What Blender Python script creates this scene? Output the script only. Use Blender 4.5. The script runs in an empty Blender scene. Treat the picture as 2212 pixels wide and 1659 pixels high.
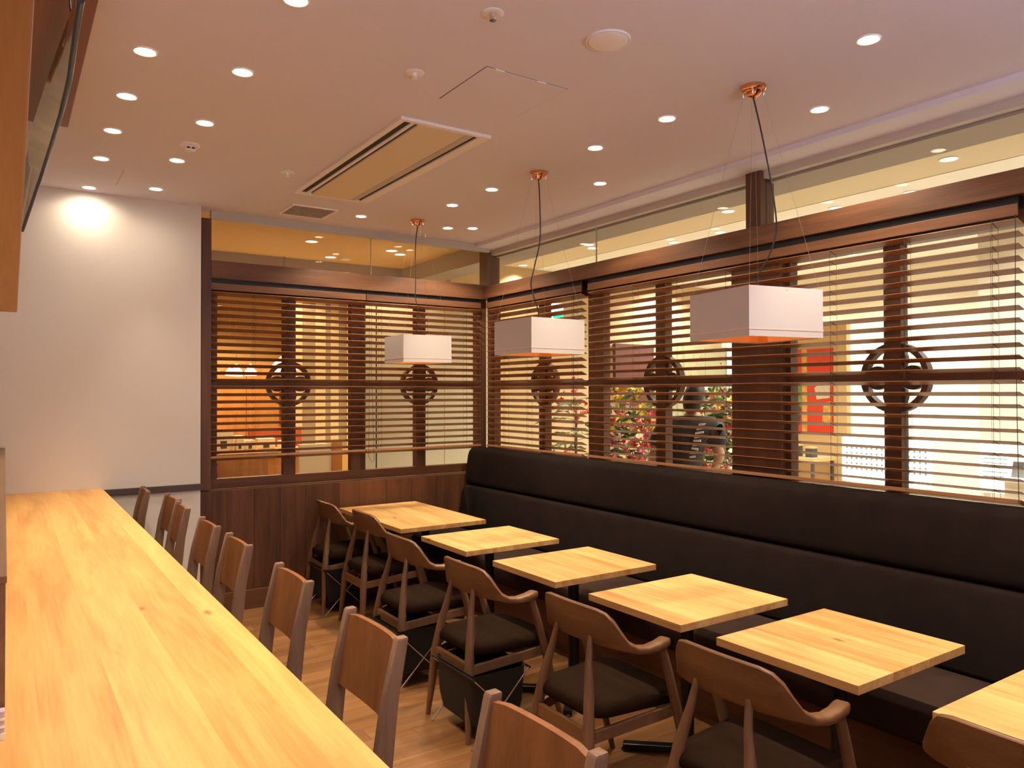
import bpy, bmesh, math, random
from mathutils import Vector, Matrix
random.seed(7)
sc = bpy.context.scene
COL = sc.collection
R = math.radians

# ---------------------------------------------------------------- camera, world, exposure
cam = bpy.data.objects.new('camera', bpy.data.cameras.new('camera'))
COL.objects.link(cam)
cam.data.sensor_width = 36.0
cam.data.lens = 36.0 * 1629.524 / 2212.0
cam.data.clip_start = 0.02
YAW, PITCH, ROLL = 0.592422, 0.011161, -0.001668
cam.matrix_world = (Matrix.Translation((0, 0, 1.65)) @ Matrix.Rotation(-YAW, 4, 'Z')
                    @ Matrix.Rotation(math.pi / 2 + PITCH, 4, 'X') @ Matrix.Rotation(ROLL, 4, 'Z'))
sc.camera = cam
w = bpy.data.worlds.new('world'); sc.world = w; w.use_nodes = True
w.node_tree.nodes['Background'].inputs[0].default_value = (1.0, 0.80, 0.62, 1)
w.node_tree.nodes['Background'].inputs[1].default_value = 0.05
vs = sc.view_settings
vs.view_transform = 'Standard'; vs.look = 'None'; vs.gamma = 1.0; vs.exposure = 0.45
vs.use_curve_mapping = False
sc.cycles.max_bounces = 8
sc.cycles.diffuse_bounces = 5
sc.cycles.transparent_max_bounces = 16
sc.cycles.caustics_reflective = False
sc.cycles.caustics_refractive = False
sc.cycles.sample_clamp_indirect = 4.0

WARM = (1.0, 0.83, 0.61)        # the room's downlights
WARM_OUT = (1.0, 0.86, 0.62)    # corridor outside
P_DOWN = 78.0                   # watts of a downlight over the tables
P_COUNTER = 37.0                # watts of a downlight over the counter
K_TUBE = 92.0                  # brightness of the cool tubes in the added uplights
P_WALL = 34.0
P_OUT = 195.0                   # shop lights across the corridor
P_CORR = 62.0
P_NEXT = 62.0                   # next door restaurant


def spot(name, loc, power, color, angle=70, blend=0.7, parent=None, direction=(0, 0, -1), radius=0.03):
    l = bpy.data.lights.new(name, 'SPOT')
    l.energy = power; l.color = color; l.spot_size = R(angle); l.spot_blend = blend
    l.shadow_soft_size = radius
    o = bpy.data.objects.new(name, l); COL.objects.link(o)
    o.location = loc
    o.rotation_euler = Vector(direction).to_track_quat('-Z', 'Y').to_euler()
    if parent: o.parent = parent
    return o


# ---------------------------------------------------------------- materials
def lin(r, g, b):
    def f(c):
        c /= 255.0
        return c / 12.92 if c <= 0.04045 else ((c + 0.055) / 1.055) ** 2.4
    return (f(r), f(g), f(b), 1.0)


def mat_plain(name, col, rough=0.6, metal=0.0, spec=0.5, emit=None, estr=0.0, noise=0.0, nscale=40.0, bump=0.0, sheen=0.0):
    m = bpy.data.materials.new(name); m.use_nodes = True
    nt = m.node_tree; b = nt.nodes['Principled BSDF']
    b.inputs['Base Color'].default_value = col
    b.inputs['Roughness'].default_value = rough
    b.inputs['Metallic'].default_value = metal
    b.inputs['Specular IOR Level'].default_value = spec
    if sheen: b.inputs['Sheen Weight'].default_value = sheen
    if emit:
        b.inputs['Emission Color'].default_value = emit
        b.inputs['Emission Strength'].default_value = estr
    if noise or bump:
        tc = nt.nodes.new('ShaderNodeTexCoord')
        nz = nt.nodes.new('ShaderNodeTexNoise'); nz.inputs['Scale'].default_value = nscale
        nz.inputs['Detail'].default_value = 4
        nt.links.new(tc.outputs['Object'], nz.inputs['Vector'])
        if noise:
            mx = nt.nodes.new('ShaderNodeMix'); mx.data_type = 'RGBA'
            mx.inputs[6].default_value = tuple(c * (1 - noise) for c in col[:3]) + (1,)
            mx.inputs[7].default_value = tuple(min(1, c * (1 + noise)) for c in col[:3]) + (1,)
            nt.links.new(nz.outputs['Fac'], mx.inputs[0])
            nt.links.new(mx.outputs[2], b.inputs['Base Color'])
        if bump:
            bp = nt.nodes.new('ShaderNodeBump'); bp.inputs['Strength'].default_value = bump
            bp.inputs['Distance'].default_value = 0.002
            nt.links.new(nz.outputs['Fac'], bp.inputs['Height'])
            nt.links.new(bp.outputs['Normal'], b.inputs['Normal'])
    return m


def mat_wood(name, dark, light, axis='Y', rough=0.45, stave=0.0, stave_amt=0.25, knots=0.0, fine=1.0, coat=0.0, per_object=True, stave_axis=None):
    """grain runs along axis; stave>0 adds glued boards of that width with their own tone"""
    m = bpy.data.materials.new(name); m.use_nodes = True
    nt = m.node_tree; N = nt.nodes.new; L = nt.links.new
    b = nt.nodes['Principled BSDF']
    b.inputs['Roughness'].default_value = rough
    b.inputs['Specular IOR Level'].default_value = 0.4
    if coat: b.inputs['Coat Weight'].default_value = coat; b.inputs['Coat Roughness'].default_value = 0.25
    tc = N('ShaderNodeTexCoord')
    src = tc.outputs['Object']
    oi = N('ShaderNodeObjectInfo')
    if per_object:
        off = N('ShaderNodeVectorMath'); off.operation = 'SCALE'
        cmb = N('ShaderNodeCombineXYZ')
        for i in range(3): L(oi.outputs['Random'], cmb.inputs[i])
        L(cmb.outputs[0], off.inputs[0]); off.inputs['Scale'].default_value = 17.3
        ad = N('ShaderNodeVectorMath'); L(src, ad.inputs[0]); L(off.outputs[0], ad.inputs[1])
        src = ad.outputs[0]
    ia = 'XYZ'.index(axis)
    st_rand = None
    if stave:
        sx = N('ShaderNodeSeparateXYZ'); L(src, sx.inputs[0])
        sa = stave_axis if stave_axis is not None else ('X' if axis != 'X' else 'Y')
        dv = N('ShaderNodeMath'); dv.operation = 'DIVIDE'; L(sx.outputs['XYZ'.index(sa)], dv.inputs[0]); dv.inputs[1].default_value = stave
        fl = N('ShaderNodeMath'); fl.operation = 'FLOOR'; L(dv.outputs[0], fl.inputs[0])
        wn = N('ShaderNodeTexWhiteNoise'); wn.noise_dimensions = '1D'; L(fl.outputs[0], wn.inputs['W'])
        st_rand = wn.outputs['Value']
        o2 = N('ShaderNodeVectorMath'); o2.operation = 'SCALE'; L(wn.outputs['Color'], o2.inputs[0]); o2.inputs['Scale'].default_value = 9.0
        a2 = N('ShaderNodeVectorMath'); L(src, a2.inputs[0]); L(o2.outputs[0], a2.inputs[1]); src = a2.outputs[0]
    def stretched(s_along, s_across):
        mp = N('ShaderNodeMapping'); L(src, mp.inputs[0])
        sc_ = [s_across] * 3; sc_[ia] = s_along
        mp.inputs['Scale'].default_value = sc_
        return mp.outputs[0]
    n1 = N('ShaderNodeTexNoise'); n1.inputs['Scale'].default_value = 1.0; n1.inputs['Detail'].default_value = 5; n1.inputs['Distortion'].default_value = 0.6
    L(stretched(1.3, 14.0 * fine), n1.inputs['Vector'])
    n2 = N('ShaderNodeTexNoise'); n2.inputs['Scale'].default_value = 1.0; n2.inputs['Detail'].default_value = 3
    L(stretched(5.0, 150.0 * fine), n2.inputs['Vector'])
    a = N('ShaderNodeMath'); a.operation = 'MULTIPLY_ADD'; L(n2.outputs['Fac'], a.inputs[0]); a.inputs[1].default_value = 0.45; a.inputs[2].default_value = -0.22
    s = N('ShaderNodeMath'); s.operation = 'ADD'; L(n1.outputs['Fac'], s.inputs[0]); L(a.outputs[0], s.inputs[1])
    last = s.outputs[0]
    if st_rand is not None:
        q = N('ShaderNodeMath'); q.operation = 'MULTIPLY_ADD'; L(st_rand, q.inputs[0]); q.inputs[1].default_value = stave_amt * 2; q.inputs[2].default_value = -stave_amt
        s2 = N('ShaderNodeMath'); s2.operation = 'ADD'; L(last, s2.inputs[0]); L(q.outputs[0], s2.inputs[1]); last = s2.outputs[0]
    elif per_object:
        q = N('ShaderNodeMath'); q.operation = 'MULTIPLY_ADD'; L(oi.outputs['Random'], q.inputs[0]); q.inputs[1].default_value = stave_amt; q.inputs[2].default_value = -stave_amt / 2
        s2 = N('ShaderNodeMath'); s2.operation = 'ADD'; L(last, s2.inputs[0]); L(q.outputs[0], s2.inputs[1]); last = s2.outputs[0]
    cr = N('ShaderNodeValToRGB')
    cr.color_ramp.elements[0].position = 0.22; cr.color_ramp.elements[0].color = dark
    cr.color_ramp.elements[1].position = 0.78; cr.color_ramp.elements[1].color = light
    L(last, cr.inputs[0])
    colr = cr.outputs[0]
    if knots:
        def darken(fac, col, amt):
            ml = N('ShaderNodeMath'); ml.operation = 'MULTIPLY'; L(fac, ml.inputs[0]); ml.inputs[1].default_value = amt
            mx = N('ShaderNodeMix'); mx.data_type = 'RGBA'; L(ml.outputs[0], mx.inputs[0]); L(col, mx.inputs[6])
            mx.inputs[7].default_value = tuple(c * 0.30 for c in dark[:3]) + (1,)
            return mx.outputs[2]
        def ramp(src_, a_, b_, up):
            kr = N('ShaderNodeValToRGB')
            kr.color_ramp.elements[0].position = a_; kr.color_ramp.elements[1].position = b_
            kr.color_ramp.elements[0].color = (0, 0, 0, 1) if up else (1, 1, 1, 1)
            kr.color_ramp.elements[1].color = (1, 1, 1, 1) if up else (0, 0, 0, 1)
            L(src_, kr.inputs[0]); return kr.outputs[0]
        vo = N('ShaderNodeTexVoronoi'); vo.inputs['Scale'].default_value = 1.0
        L(stretched(2.2, 6.0), vo.inputs['Vector'])
        colr = darken(ramp(vo.outputs['Distance'], 0.03, 0.085, False), colr, knots)
        n3 = N('ShaderNodeTexNoise'); n3.inputs['Scale'].default_value = 1.0; n3.inputs['Detail'].default_value = 3; n3.inputs['Distortion'].default_value = 0.8
        L(stretched(2.0, 20.0), n3.inputs['Vector'])
        colr = darken(ramp(n3.outputs['Fac'], 0.60, 0.80, True), colr, knots * 0.55)
    L(colr, b.inputs['Base Color'])
    bp = N('ShaderNodeBump'); bp.inputs['Strength'].default_value = 0.12; bp.inputs['Distance'].default_value = 0.001
    L(last, bp.inputs['Height']); L(bp.outputs['Normal'], b.inputs['Normal'])
    return m


def mat_glass(name, tint=(1, 1, 1, 1), gloss=0.05):
    m = bpy.data.materials.new(name); m.use_nodes = True
    nt = m.node_tree; nt.nodes.clear(); N = nt.nodes.new; L = nt.links.new
    o = N('ShaderNodeOutputMaterial'); t = N('ShaderNodeBsdfTransparent'); g = N('ShaderNodeBsdfGlossy')
    t.inputs[0].default_value = tint; g.inputs['Roughness'].default_value = 0.02
    lw = N('ShaderNodeLayerWeight'); lw.inputs['Blend'].default_value = 0.5
    pw_ = N('ShaderNodeMath'); pw_.operation = 'POWER'; L(lw.outputs['Facing'], pw_.inputs[0]); pw_.inputs[1].default_value = 4.0
    ml = N('ShaderNodeMath'); ml.operation = 'MULTIPLY_ADD'; L(pw_.outputs[0], ml.inputs[0]); ml.inputs[1].default_value = 0.5; ml.inputs[2].default_value = 0.015
    mx = N('ShaderNodeMixShader'); L(ml.outputs[0], mx.inputs[0]); L(t.outputs[0], mx.inputs[1]); L(g.outputs[0], mx.inputs[2])
    L(mx.outputs[0], o.inputs[0])
    return m


M_CEIL = mat_plain('ceiling_paint', (0.78, 0.77, 0.88, 1), 0.9, noise=0.02, nscale=150, bump=0.05)
M_WALL = mat_plain('white_wallpaper', (0.74, 0.70, 0.66, 1), 0.9, noise=0.02, nscale=220, bump=0.08)
M_WHITE = mat_plain('white_plastic', (0.92, 0.90, 0.88, 1), 0.5)
M_CREAM = mat_plain('cream_panel', (0.78, 0.68, 0.50, 1), 0.5)
M_BLACK = mat_plain('black_slot', (0.015, 0.014, 0.016, 1), 0.6)
M_BSTEEL = mat_plain('black_steel', (0.012, 0.012, 0.014, 1), 0.35, metal=0.4)
M_CHROME = mat_plain('chrome', (0.8, 0.8, 0.82, 1), 0.12, metal=1.0)
M_COPPER = mat_plain('copper', (0.86, 0.42, 0.24, 1), 0.16, metal=1.0)
M_CORD = mat_plain('dark_cord', (0.03, 0.022, 0.018, 1), 0.7)
M_WIRE = mat_plain('steel_wire', (0.55, 0.5, 0.47, 1), 0.3, metal=1.0)
M_STRING = mat_plain('blind_cord', (0.06, 0.035, 0.02, 1), 0.9)
M_SHADE = mat_plain('linen_shade', (0.62, 0.57, 0.56, 1), 0.85, noise=0.03, nscale=300, bump=0.1)
M_SHADE_IN = mat_plain('copper_lining', (0.92, 0.42, 0.14, 1), 0.4, metal=0.55)
M_LENS = mat_plain('lamp_lens', (1, 1, 1, 1), 0.4, emit=(1.0, 0.84, 0.60, 1), estr=25.0)
M_LENS_OUT = mat_plain('far_lamp_lens', (1, 1, 1, 1), 0.4, emit=(1.0, 0.93, 0.76, 1), estr=2.2)
M_FABRIC = mat_plain('dark_suede', (0.0135, 0.0080, 0.0066, 1), 0.95, noise=0.35, nscale=9, bump=0.1, spec=0.08)
M_SEAT = mat_plain('brown_seat_fabric', (0.019, 0.0100, 0.0058, 1), 0.95, noise=0.25, nscale=60, bump=0.2, spec=0.03)
M_BAG = mat_plain('black_mesh_fabric', (0.005, 0.0045, 0.005, 1), 0.7)
M_OAK = mat_wood('oak_top', (0.47, 0.235, 0.07, 1), (0.78, 0.475, 0.185, 1), 'Y', 0.42, stave=0.115, stave_amt=0.10, knots=0.85)
M_COUNTER = mat_wood('counter_oak', (0.52, 0.245, 0.062, 1), (0.77, 0.43, 0.135, 1), 'Y', 0.38, stave=0.14, stave_amt=0.12, knots=0.7, per_object=False)
M_FLOOR = mat_wood('floor_oak', (0.17, 0.072, 0.024, 1), (0.30, 0.142, 0.052, 1), 'X', 0.38, stave_amt=0.30)
M_WALNUT_Y = mat_wood('walnut_y', (0.095, 0.038, 0.017, 1), (0.20, 0.086, 0.038, 1), 'Y', 0.5)
M_WALNUT_X = mat_wood('walnut_x', (0.095, 0.038, 0.017, 1), (0.20, 0.086, 0.038, 1), 'X', 0.5)
M_WALNUT_Z = mat_wood('walnut_z', (0.080, 0.034, 0.017, 1), (0.16, 0.071, 0.035, 1), 'Z', 0.5)
M_PLANK = mat_wood('wainscot_walnut', (0.064, 0.025, 0.011, 1), (0.175, 0.068, 0.026, 1), 'Z', 0.5, stave_amt=0.5)
M_SLAT_Y = mat_wood('slat_y', (0.215, 0.085, 0.030, 1), (0.335, 0.145, 0.055, 1), 'Y', 0.42, stave_amt=0.12)
M_SLAT_X = mat_wood('slat_x', (0.215, 0.085, 0.030, 1), (0.335, 0.145, 0.055, 1), 'X', 0.42, stave_amt=0.12)
M_CHAIR = mat_wood('chair_oak', (0.115, 0.050, 0.018, 1), (0.225, 0.104, 0.039, 1), 'Y', 0.40, stave_amt=0.1)
M_CHAIR_Z = mat_wood('chair_oak_leg', (0.115, 0.056, 0.027, 1), (0.215, 0.110, 0.054, 1), 'Z', 0.38, stave_amt=0.1)
M_STOOL = mat_wood('stool_oak', (0.155, 0.054, 0.018, 1), (0.290, 0.115, 0.040, 1), 'Z', 0.36, stave_amt=0.1)
M_STOOL_P_LIT = mat_wood('stool_post_lit_oak', (0.155, 0.088, 0.055, 1), (0.27, 0.158, 0.098, 1), 'Z', 0.36, stave_amt=0.1)  # paler, greyer stool oak: cool light on the posts put into the colour
M_CANOPY = mat_wood('canopy_veneer', (0.40, 0.25, 0.175, 1), (0.54, 0.36, 0.26, 1), 'Y', 0.5)
M_BULK = mat_wood('bulkhead_veneer', (0.17, 0.055, 0.024, 1), (0.27, 0.095, 0.040, 1), 'Y', 0.5)
M_LEDGE = mat_wood('ledge_veneer', (0.12, 0.060, 0.026, 1), (0.20, 0.105, 0.050, 1), 'Y', 0.5)
M_RAIL = mat_plain('dark_rail', (0.075, 0.055, 0.05, 1), 0.6)
M_GLASS = mat_glass('clear_glass')
M_MOULD = mat_plain('grey_moulding', (0.55, 0.50, 0.45, 1), 0.6)


# ---------------------------------------------------------------- mesh helpers
class MB:
    def __init__(s): s.v = []; s.f = []
    def add(s, vs, fs):
        k = len(s.v); s.v += [tuple(p) for p in vs]; s.f += [tuple(i + k for i in f) for f in fs]; return s
    def box(s, x0, x1, y0, y1, z0, z1):
        return s.add([(x0, y0, z0), (x1, y0, z0), (x1, y1, z0), (x0, y1, z0), (x0, y0, z1), (x1, y0, z1), (x1, y1, z1), (x0, y1, z1)],
                     [(0, 3, 2, 1), (4, 5, 6, 7), (0, 1, 5, 4), (1, 2, 6, 5), (2, 3, 7, 6), (3, 0, 4, 7)])
    def obox(s, c, ax, ay, az):
        """box about centre c with half-axis vectors"""
        c, ax, ay, az = map(Vector, (c, ax, ay, az))
        vs = [c + sx * ax + sy * ay + sz * az for sz in (-1, 1) for sx, sy in ((-1, -1), (1, -1), (1, 1), (-1, 1))]
        return s.add(vs, [(0, 3, 2, 1), (4, 5, 6, 7), (0, 1, 5, 4), (1, 2, 6, 5), (2, 3, 7, 6), (3, 0, 4, 7)])
    def bar(s, a, b, w, h, up=(0, 0, 1)):
        a, b = Vector(a), Vector(b); d = (b - a); up = Vector(up)
        sd = d.cross(up)
        if sd.length < 1e-6: sd = d.cross(Vector((1, 0, 0)))
        sd.normalize(); u2 = sd.cross(d).normalized()
        return s.obox((a + b) / 2, d / 2, sd * w / 2, u2 * h / 2)
    def tube(s, pts, r, n=8, cap=True):
        pts = [Vector(p) for p in pts]
        rs = r if isinstance(r, (list, tuple)) else [r] * len(pts)
        rings = []
        ref = None
        for i, p in enumerate(pts):
            d = (pts[min(i + 1, len(pts) - 1)] - pts[max(i - 1, 0)]).normalized()
            if ref is None:
                ref = Vector((1, 0, 0)) if abs(d.x) < 0.8 else Vector((0, 1, 0))
            u = (ref - d * ref.dot(d)).normalized(); ref = u; v = d.cross(u)
            rings.append([p + (u * math.cos(t) + v * math.sin(t)) * rs[i] for t in [2 * math.pi * k / n for k in range(n)]])
        return s.loft(rings, cap)
    def loft(s, rings, cap=True, closed=True):
        n = len(rings[0]); vs = [p for r in rings for p in r]; fs = []
        for i in range(len(rings) - 1):
            for k in range(n if closed else n - 1):
                a, b = i * n + k, i * n + (k + 1) % n
                fs.append((a, b, b + n, a + n))
        if cap:
            fs.append(tuple(reversed(range(n)))); fs.append(tuple(range((len(rings) - 1) * n, len(rings) * n)))
        return s.add(vs, fs)
    def lathe(s, prof, c=(0, 0, 0), n=24, cap=True):
        rings = [[(c[0] + r * math.cos(2 * math.pi * k / n), c[1] + r * math.sin(2 * math.pi * k / n), c[2] + z) for k in range(n)] for r, z in prof]
        return s.loft(rings, cap)
    def prism(s, poly, axis, a, b):
        """polygon (2D) extruded along axis 'X','Y','Z' from a to b"""
        def P(p, t):
            return {'X': (t, p[0], p[1]), 'Y': (p[0], t, p[1]), 'Z': (p[0], p[1], t)}[axis]
        n = len(poly)
        return s.add([P(p, a) for p in poly] + [P(p, b) for p in poly],
                     [tuple(reversed(range(n))), tuple(range(n, 2 * n))] + [(i, (i + 1) % n, (i + 1) % n + n, i + n) for i in range(n)])
    def xf(s, m):
        s.v = [tuple(m @ Vector(p)) for p in s.v]; return s
    def mesh(s, name, mat, smooth=None, bevel=0.0, seg=2):
        me = bpy.data.meshes.new(name); me.from_pydata(s.v, [], s.f)
        bm = bmesh.new(); bm.from_mesh(me)
        bmesh.ops.recalc_face_normals(bm, faces=bm.faces)
        if bevel:
            es = [e for e in bm.edges if len(e.link_faces) == 2 and e.calc_face_angle(0) > 0.5]
            bmesh.ops.bevel(bm, geom=es, offset=bevel, segments=seg, profile=0.5, affect='EDGES', clamp_overlap=True)
        bm.to_mesh(me); bm.free()
        if mat: me.materials.append(mat)
        if smooth:
            me.shade_smooth(); me.set_sharp_from_angle(angle=R(smooth))
        return me


def base_of(o):
    v = Vector((0, 0, 0))
    while o: v += o.location; o = o.parent
    return v


def put(name, mb, mat, parent=None, smooth=None, bevel=0.0, seg=2, local=False, label=None, kind=None):
    """link a mesh object; vertices are world coordinates unless local"""
    me = mb.mesh(name, mat, smooth, bevel, seg)
    o = bpy.data.objects.new(name, me); COL.objects.link(o)
    if parent:
        o.parent = parent
        if not local:
            b = base_of(parent); me.transform(Matrix.Translation(-b))
    if label: o['label'] = label
    if kind: o['kind'] = kind
    return o


def struct(name, mb, mat, **k):
    o = put(name, mb, mat, **k); o['kind'] = 'structure'; return o


def thing(name, label, cat, loc=(0, 0, 0), rz=0.0, group=None):
    o = bpy.data.objects.new(name, None); COL.objects.link(o)
    o.empty_display_size = 0.1
    o.location = loc; o.rotation_euler = (0, 0, rz)
    o['label'] = label; o['category'] = cat
    if group: o['group'] = group
    return o


def tag(o, label, cat, group=None):
    o['label'] = label; o['category'] = cat
    if group: o['group'] = group
    return o


KIDS = {}
def copy_tree(o, parent=None):
    c = o.copy(); COL.objects.link(c)
    c.parent = parent
    for ch in list(o.children):
        if ch.type != 'LIGHT': copy_tree(ch, c)
    return c


def place(proto, first, label, loc, rz=0.0):
    o = proto if first else copy_tree(proto)
    o.location = loc; o.rotation_euler = (0, 0, rz); o['label'] = label
    return o


def rect_round(hx, hy, r, n=5):
    pts = []
    for cx, cy, a0 in ((hx - r, hy - r, 0), (-hx + r, hy - r, 90), (-hx + r, -hy + r, 180), (hx - r, -hy + r, 270)):
        for k in range(n + 1):
            a = R(a0 + 90 * k / n); pts.append((cx + r * math.cos(a), cy + r * math.sin(a)))
    return pts


# ---------------------------------------------------------------- room shell
ZC = 3.017
YB = 5.93      # room face of the back window beam
XR = 3.673     # room face of the right window beam
floor = struct('floor', MB().box(-1.6, 3.8, -1.6, 6.1, -0.10, -0.012), M_FLOOR)
fl_mesh = {}
pw, pl = 0.125, 0.95
ny = int((6.0 - 0.6) / pw)
for j in range(ny):
    y0 = 0.62 + j * pw
    off = (0.0, 0.42, 0.21, 0.63)[j % 4]
    xs = [0.30] + [v for v in [0.30 + off + pl * k for k in range(0, 5)] if 0.36 < v < 3.60] + [3.66]
    for a, b in zip(xs, xs[1:]):
        key = round(b - a, 3)
        if key not in fl_mesh:
            fl_mesh[key] = MB().box(0, b - a - 0.0012, 0, pw - 0.0012, -0.012, 0.0).mesh('plank', M_FLOOR)
        o = bpy.data.objects.new('plank', fl_mesh[key]); COL.objects.link(o); o.parent = floor; o.location = (a, y0, 0)

ceiling = struct('ceiling', MB().box(-1.6, 3.60, -1.6, 6.06, ZC, ZC + 0.12), M_CEIL)
struct('trim_1', MB().box(3.60, 3.80, -1.6, 6.06, ZC - 0.030, ZC + 0.12), M_CEIL)                       # lowered ceiling strip by the right windows
struct('trim_2', MB().box(3.80, 3.85, -1.6, 6.0, ZC - 0.075, ZC - 0.03).box(3.80, 3.85, -1.6, 6.0, ZC - 0.03, ZC + 0.12), M_MOULD)   # glass channel, right
struct('trim_3', MB().box(1.28, 3.75, YB, YB + 0.05, ZC - 0.060, ZC), M_MOULD)                           # glass channel, back
struct('wall_left', MB().box(-1.75, -1.6, -1.6, 6.06, 0, ZC), M_WALL)
struct('wall_near', MB().box(-1.75, 3.95, -1.75, -1.6, 0, ZC), M_WALL)
# white wall at the end of the counter
struct('wall_end', MB().box(-1.6, 1.19, 5.84, 6.06, 0, ZC), M_WALL)
struct('trim_4', MB().box(-1.6, 1.192, 5.826, 5.84, 0.945, 0.990), M_RAIL, bevel=0.003)                   # dark dado rail
# wall under the back windows, with wainscot planks
wb = struct('wall_back', MB().box(1.19, 3.80, YB + 0.02, YB + 0.13, 0, 0.925), M_WALNUT_Z)
px = [1.195, 1.40, 1.60, 1.80, 2.00, 2.15, 2.283, 2.46, 2.70, 2.934, 3.18, 3.43, 3.69]
for a, b in zip(px, px[1:]):
    put('plank', MB().box(a + 0.001, b - 0.001, YB, YB + 0.02, 0.145, 0.915), M_PLANK, wb)
struct('baseboard_back', MB().box(1.19, 3.69, YB - 0.014, YB + 0.02, 0, 0.145), M_WALNUT_X, bevel=0.004)
struct('wall_right', MB().box(3.69, 3.84, -1.6, 6.06, 0, 0.985), M_WALNUT_Y)
# beams and posts
struct('trim_5', MB().box(XR, 3.84, -1.6, YB + 0.13, 2.515, 2.627), M_WALNUT_Y, bevel=0.003)              # beam over the right windows
struct('trim_6', MB().box(1.2825, XR, YB, YB + 0.13, 2.510, 2.645), M_WALNUT_X, bevel=0.003)                # beam over the back windows
struct('trim_7', MB().box(1.213, 1.282, YB, YB + 0.12, 0.925, 2.955), M_WALNUT_Z, bevel=0.002)            # left end post
struct('trim_8', MB().box(3.76, 3.90, 6.00, 6.14, 2.627, ZC), M_WALNUT_Z, bevel=0.003)                     # corner post above the beam
struct('trim_9', MB().box(3.77, 3.90, 2.92, 3.03, 2.627, ZC - 0.03), M_WALNUT_Z, bevel=0.003)              # post above the right beam


# ---------------------------------------------------------------- windows
def emblem(win, c, axis, t0, t1, mat):
    """crest of a ring with four discs on the crossing bars; axis = normal axis"""
    ro, ri = 0.180, 0.152
    n = 40
    def P(a, r, t):
        u, v = r * math.cos(a), r * math.sin(a)
        return (t, c[1] + u, c[2] + v) if axis == 'X' else (c[0] + u, t, c[2] + v)
    rings = [[P(2 * math.pi * k / n, ri, t0), P(2 * math.pi * k / n, ro, t0), P(2 * math.pi * k / n, ro, t1), P(2 * math.pi * k / n, ri, t1)] for k in range(n + 1)]
    put('emblem_ring', MB().loft(rings, cap=False), mat, win, smooth=40)
    d = MB()
    for du, dv in ((0, 0.092), (0, -0.092), (0.092, 0), (-0.092, 0)):
        poly = [(du + 0.062 * math.cos(2 * math.pi * k / 24), dv + 0.062 * math.sin(2 * math.pi * k / 24)) for k in range(24)]
        if axis == 'X': d = MB().prism([(c[1] + p[0], c[2] + p[1]) for p in poly], 'X', t0 + 0.008, t1 - 0.008)
        else: d = MB().prism([(c[0] + p[0], c[2] + p[1]) for p in poly], 'Y', t0 + 0.008, t1 - 0.008)
        put('emblem_disc', d, mat, win, smooth=40)


def window(n, axis, a, b, mull, mw, plane, z0=0.925, zg0=0.995, zg1=2.40, z1=2.515, sa=0.075, sb=0.075):
    """a..b along the wall; plane = room face of the frame"""
    t0, t1 = plane, plane + 0.07
    win = bpy.data.objects.new('window_%d' % n, None); COL.objects.link(win); win['kind'] = 'structure'
    win.location = ((plane, (a + b) / 2, z0) if axis == 'X' else ((a + b) / 2, plane, z0))
    def B(p, q, za, zb, u0=t0, u1=t1):
        return MB().box(u0, u1, p, q, za, zb) if axis == 'X' else MB().box(p, q, u0, u1, za, zb)
    hm = M_WALNUT_Y if axis == 'X' else M_WALNUT_X
    put('bottom_rail', B(a, b, z0, zg0), hm, win, bevel=0.002)
    put('top_rail', B(a, b, zg1, z1), hm, win, bevel=0.002)
    put('stile', B(a, a + sa, zg0, zg1), M_WALNUT_Z, win, bevel=0.002)
    put('stile', B(b - sb, b, zg0, zg1), M_WALNUT_Z, win, bevel=0.002)
    put('mullion', B(mull - mw / 2, mull + mw / 2, zg0, zg1), M_WALNUT_Z, win, bevel=0.002)
    put('mid_rail', B(a + sa, mull - mw / 2, 1.700, 1.745), hm, win, bevel=0.002)
    put('mid_rail', B(mull + mw / 2, b - sb, 1.700, 1.745), hm, win, bevel=0.002)
    for p, q in ((a + sa, mull - mw / 2), (mull + mw / 2, b - sb)):
        put('pane', B(p, q, zg0, zg1, plane + 0.045, plane + 0.051), M_GLASS, win)
    cz = 1.722
    emblem(win, (plane, mull, cz) if axis == 'X' else (mull, plane, cz), axis, t0 + 0.01, t1 - 0.012, M_WALNUT_Z)
    return win


FB = 6.02      # back frame plane
FR = 3.775     # right frame plane
window(1, 'Y', 1.28, 2.505, 1.902, 0.095, FB, sa=0.065, sb=0.085)
window(2, 'Y', 2.505, 3.76, 3.075, 0.095, FB, sa=0.045, sb=0.105)
window(3, 'X', 4.47, 6.02, 5.155, 0.088, FR, sa=0.072, sb=0.12)
window(4, 'X', 3.11, 4.47, 3.765, 0.092, FR, sa=0.03, sb=0.105)
window(5, 'X', 1.45, 2.75, 2.118, 0.090, FR, sa=0.06, sb=0.03)
struct('trim_10', MB().box(FR - 0.045, FR + 0.09, 2.75, 3.11, 0.985, 2.515), M_WALNUT_Z, bevel=0.003)      # wide column between the right windows
struct('trim_11', MB().box(FR - 0.045, FR + 0.09, -1.6, 1.45, 0.985, 2.515), M_WALNUT_Z, bevel=0.003)      # boarded part nearer than the last window
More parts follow.
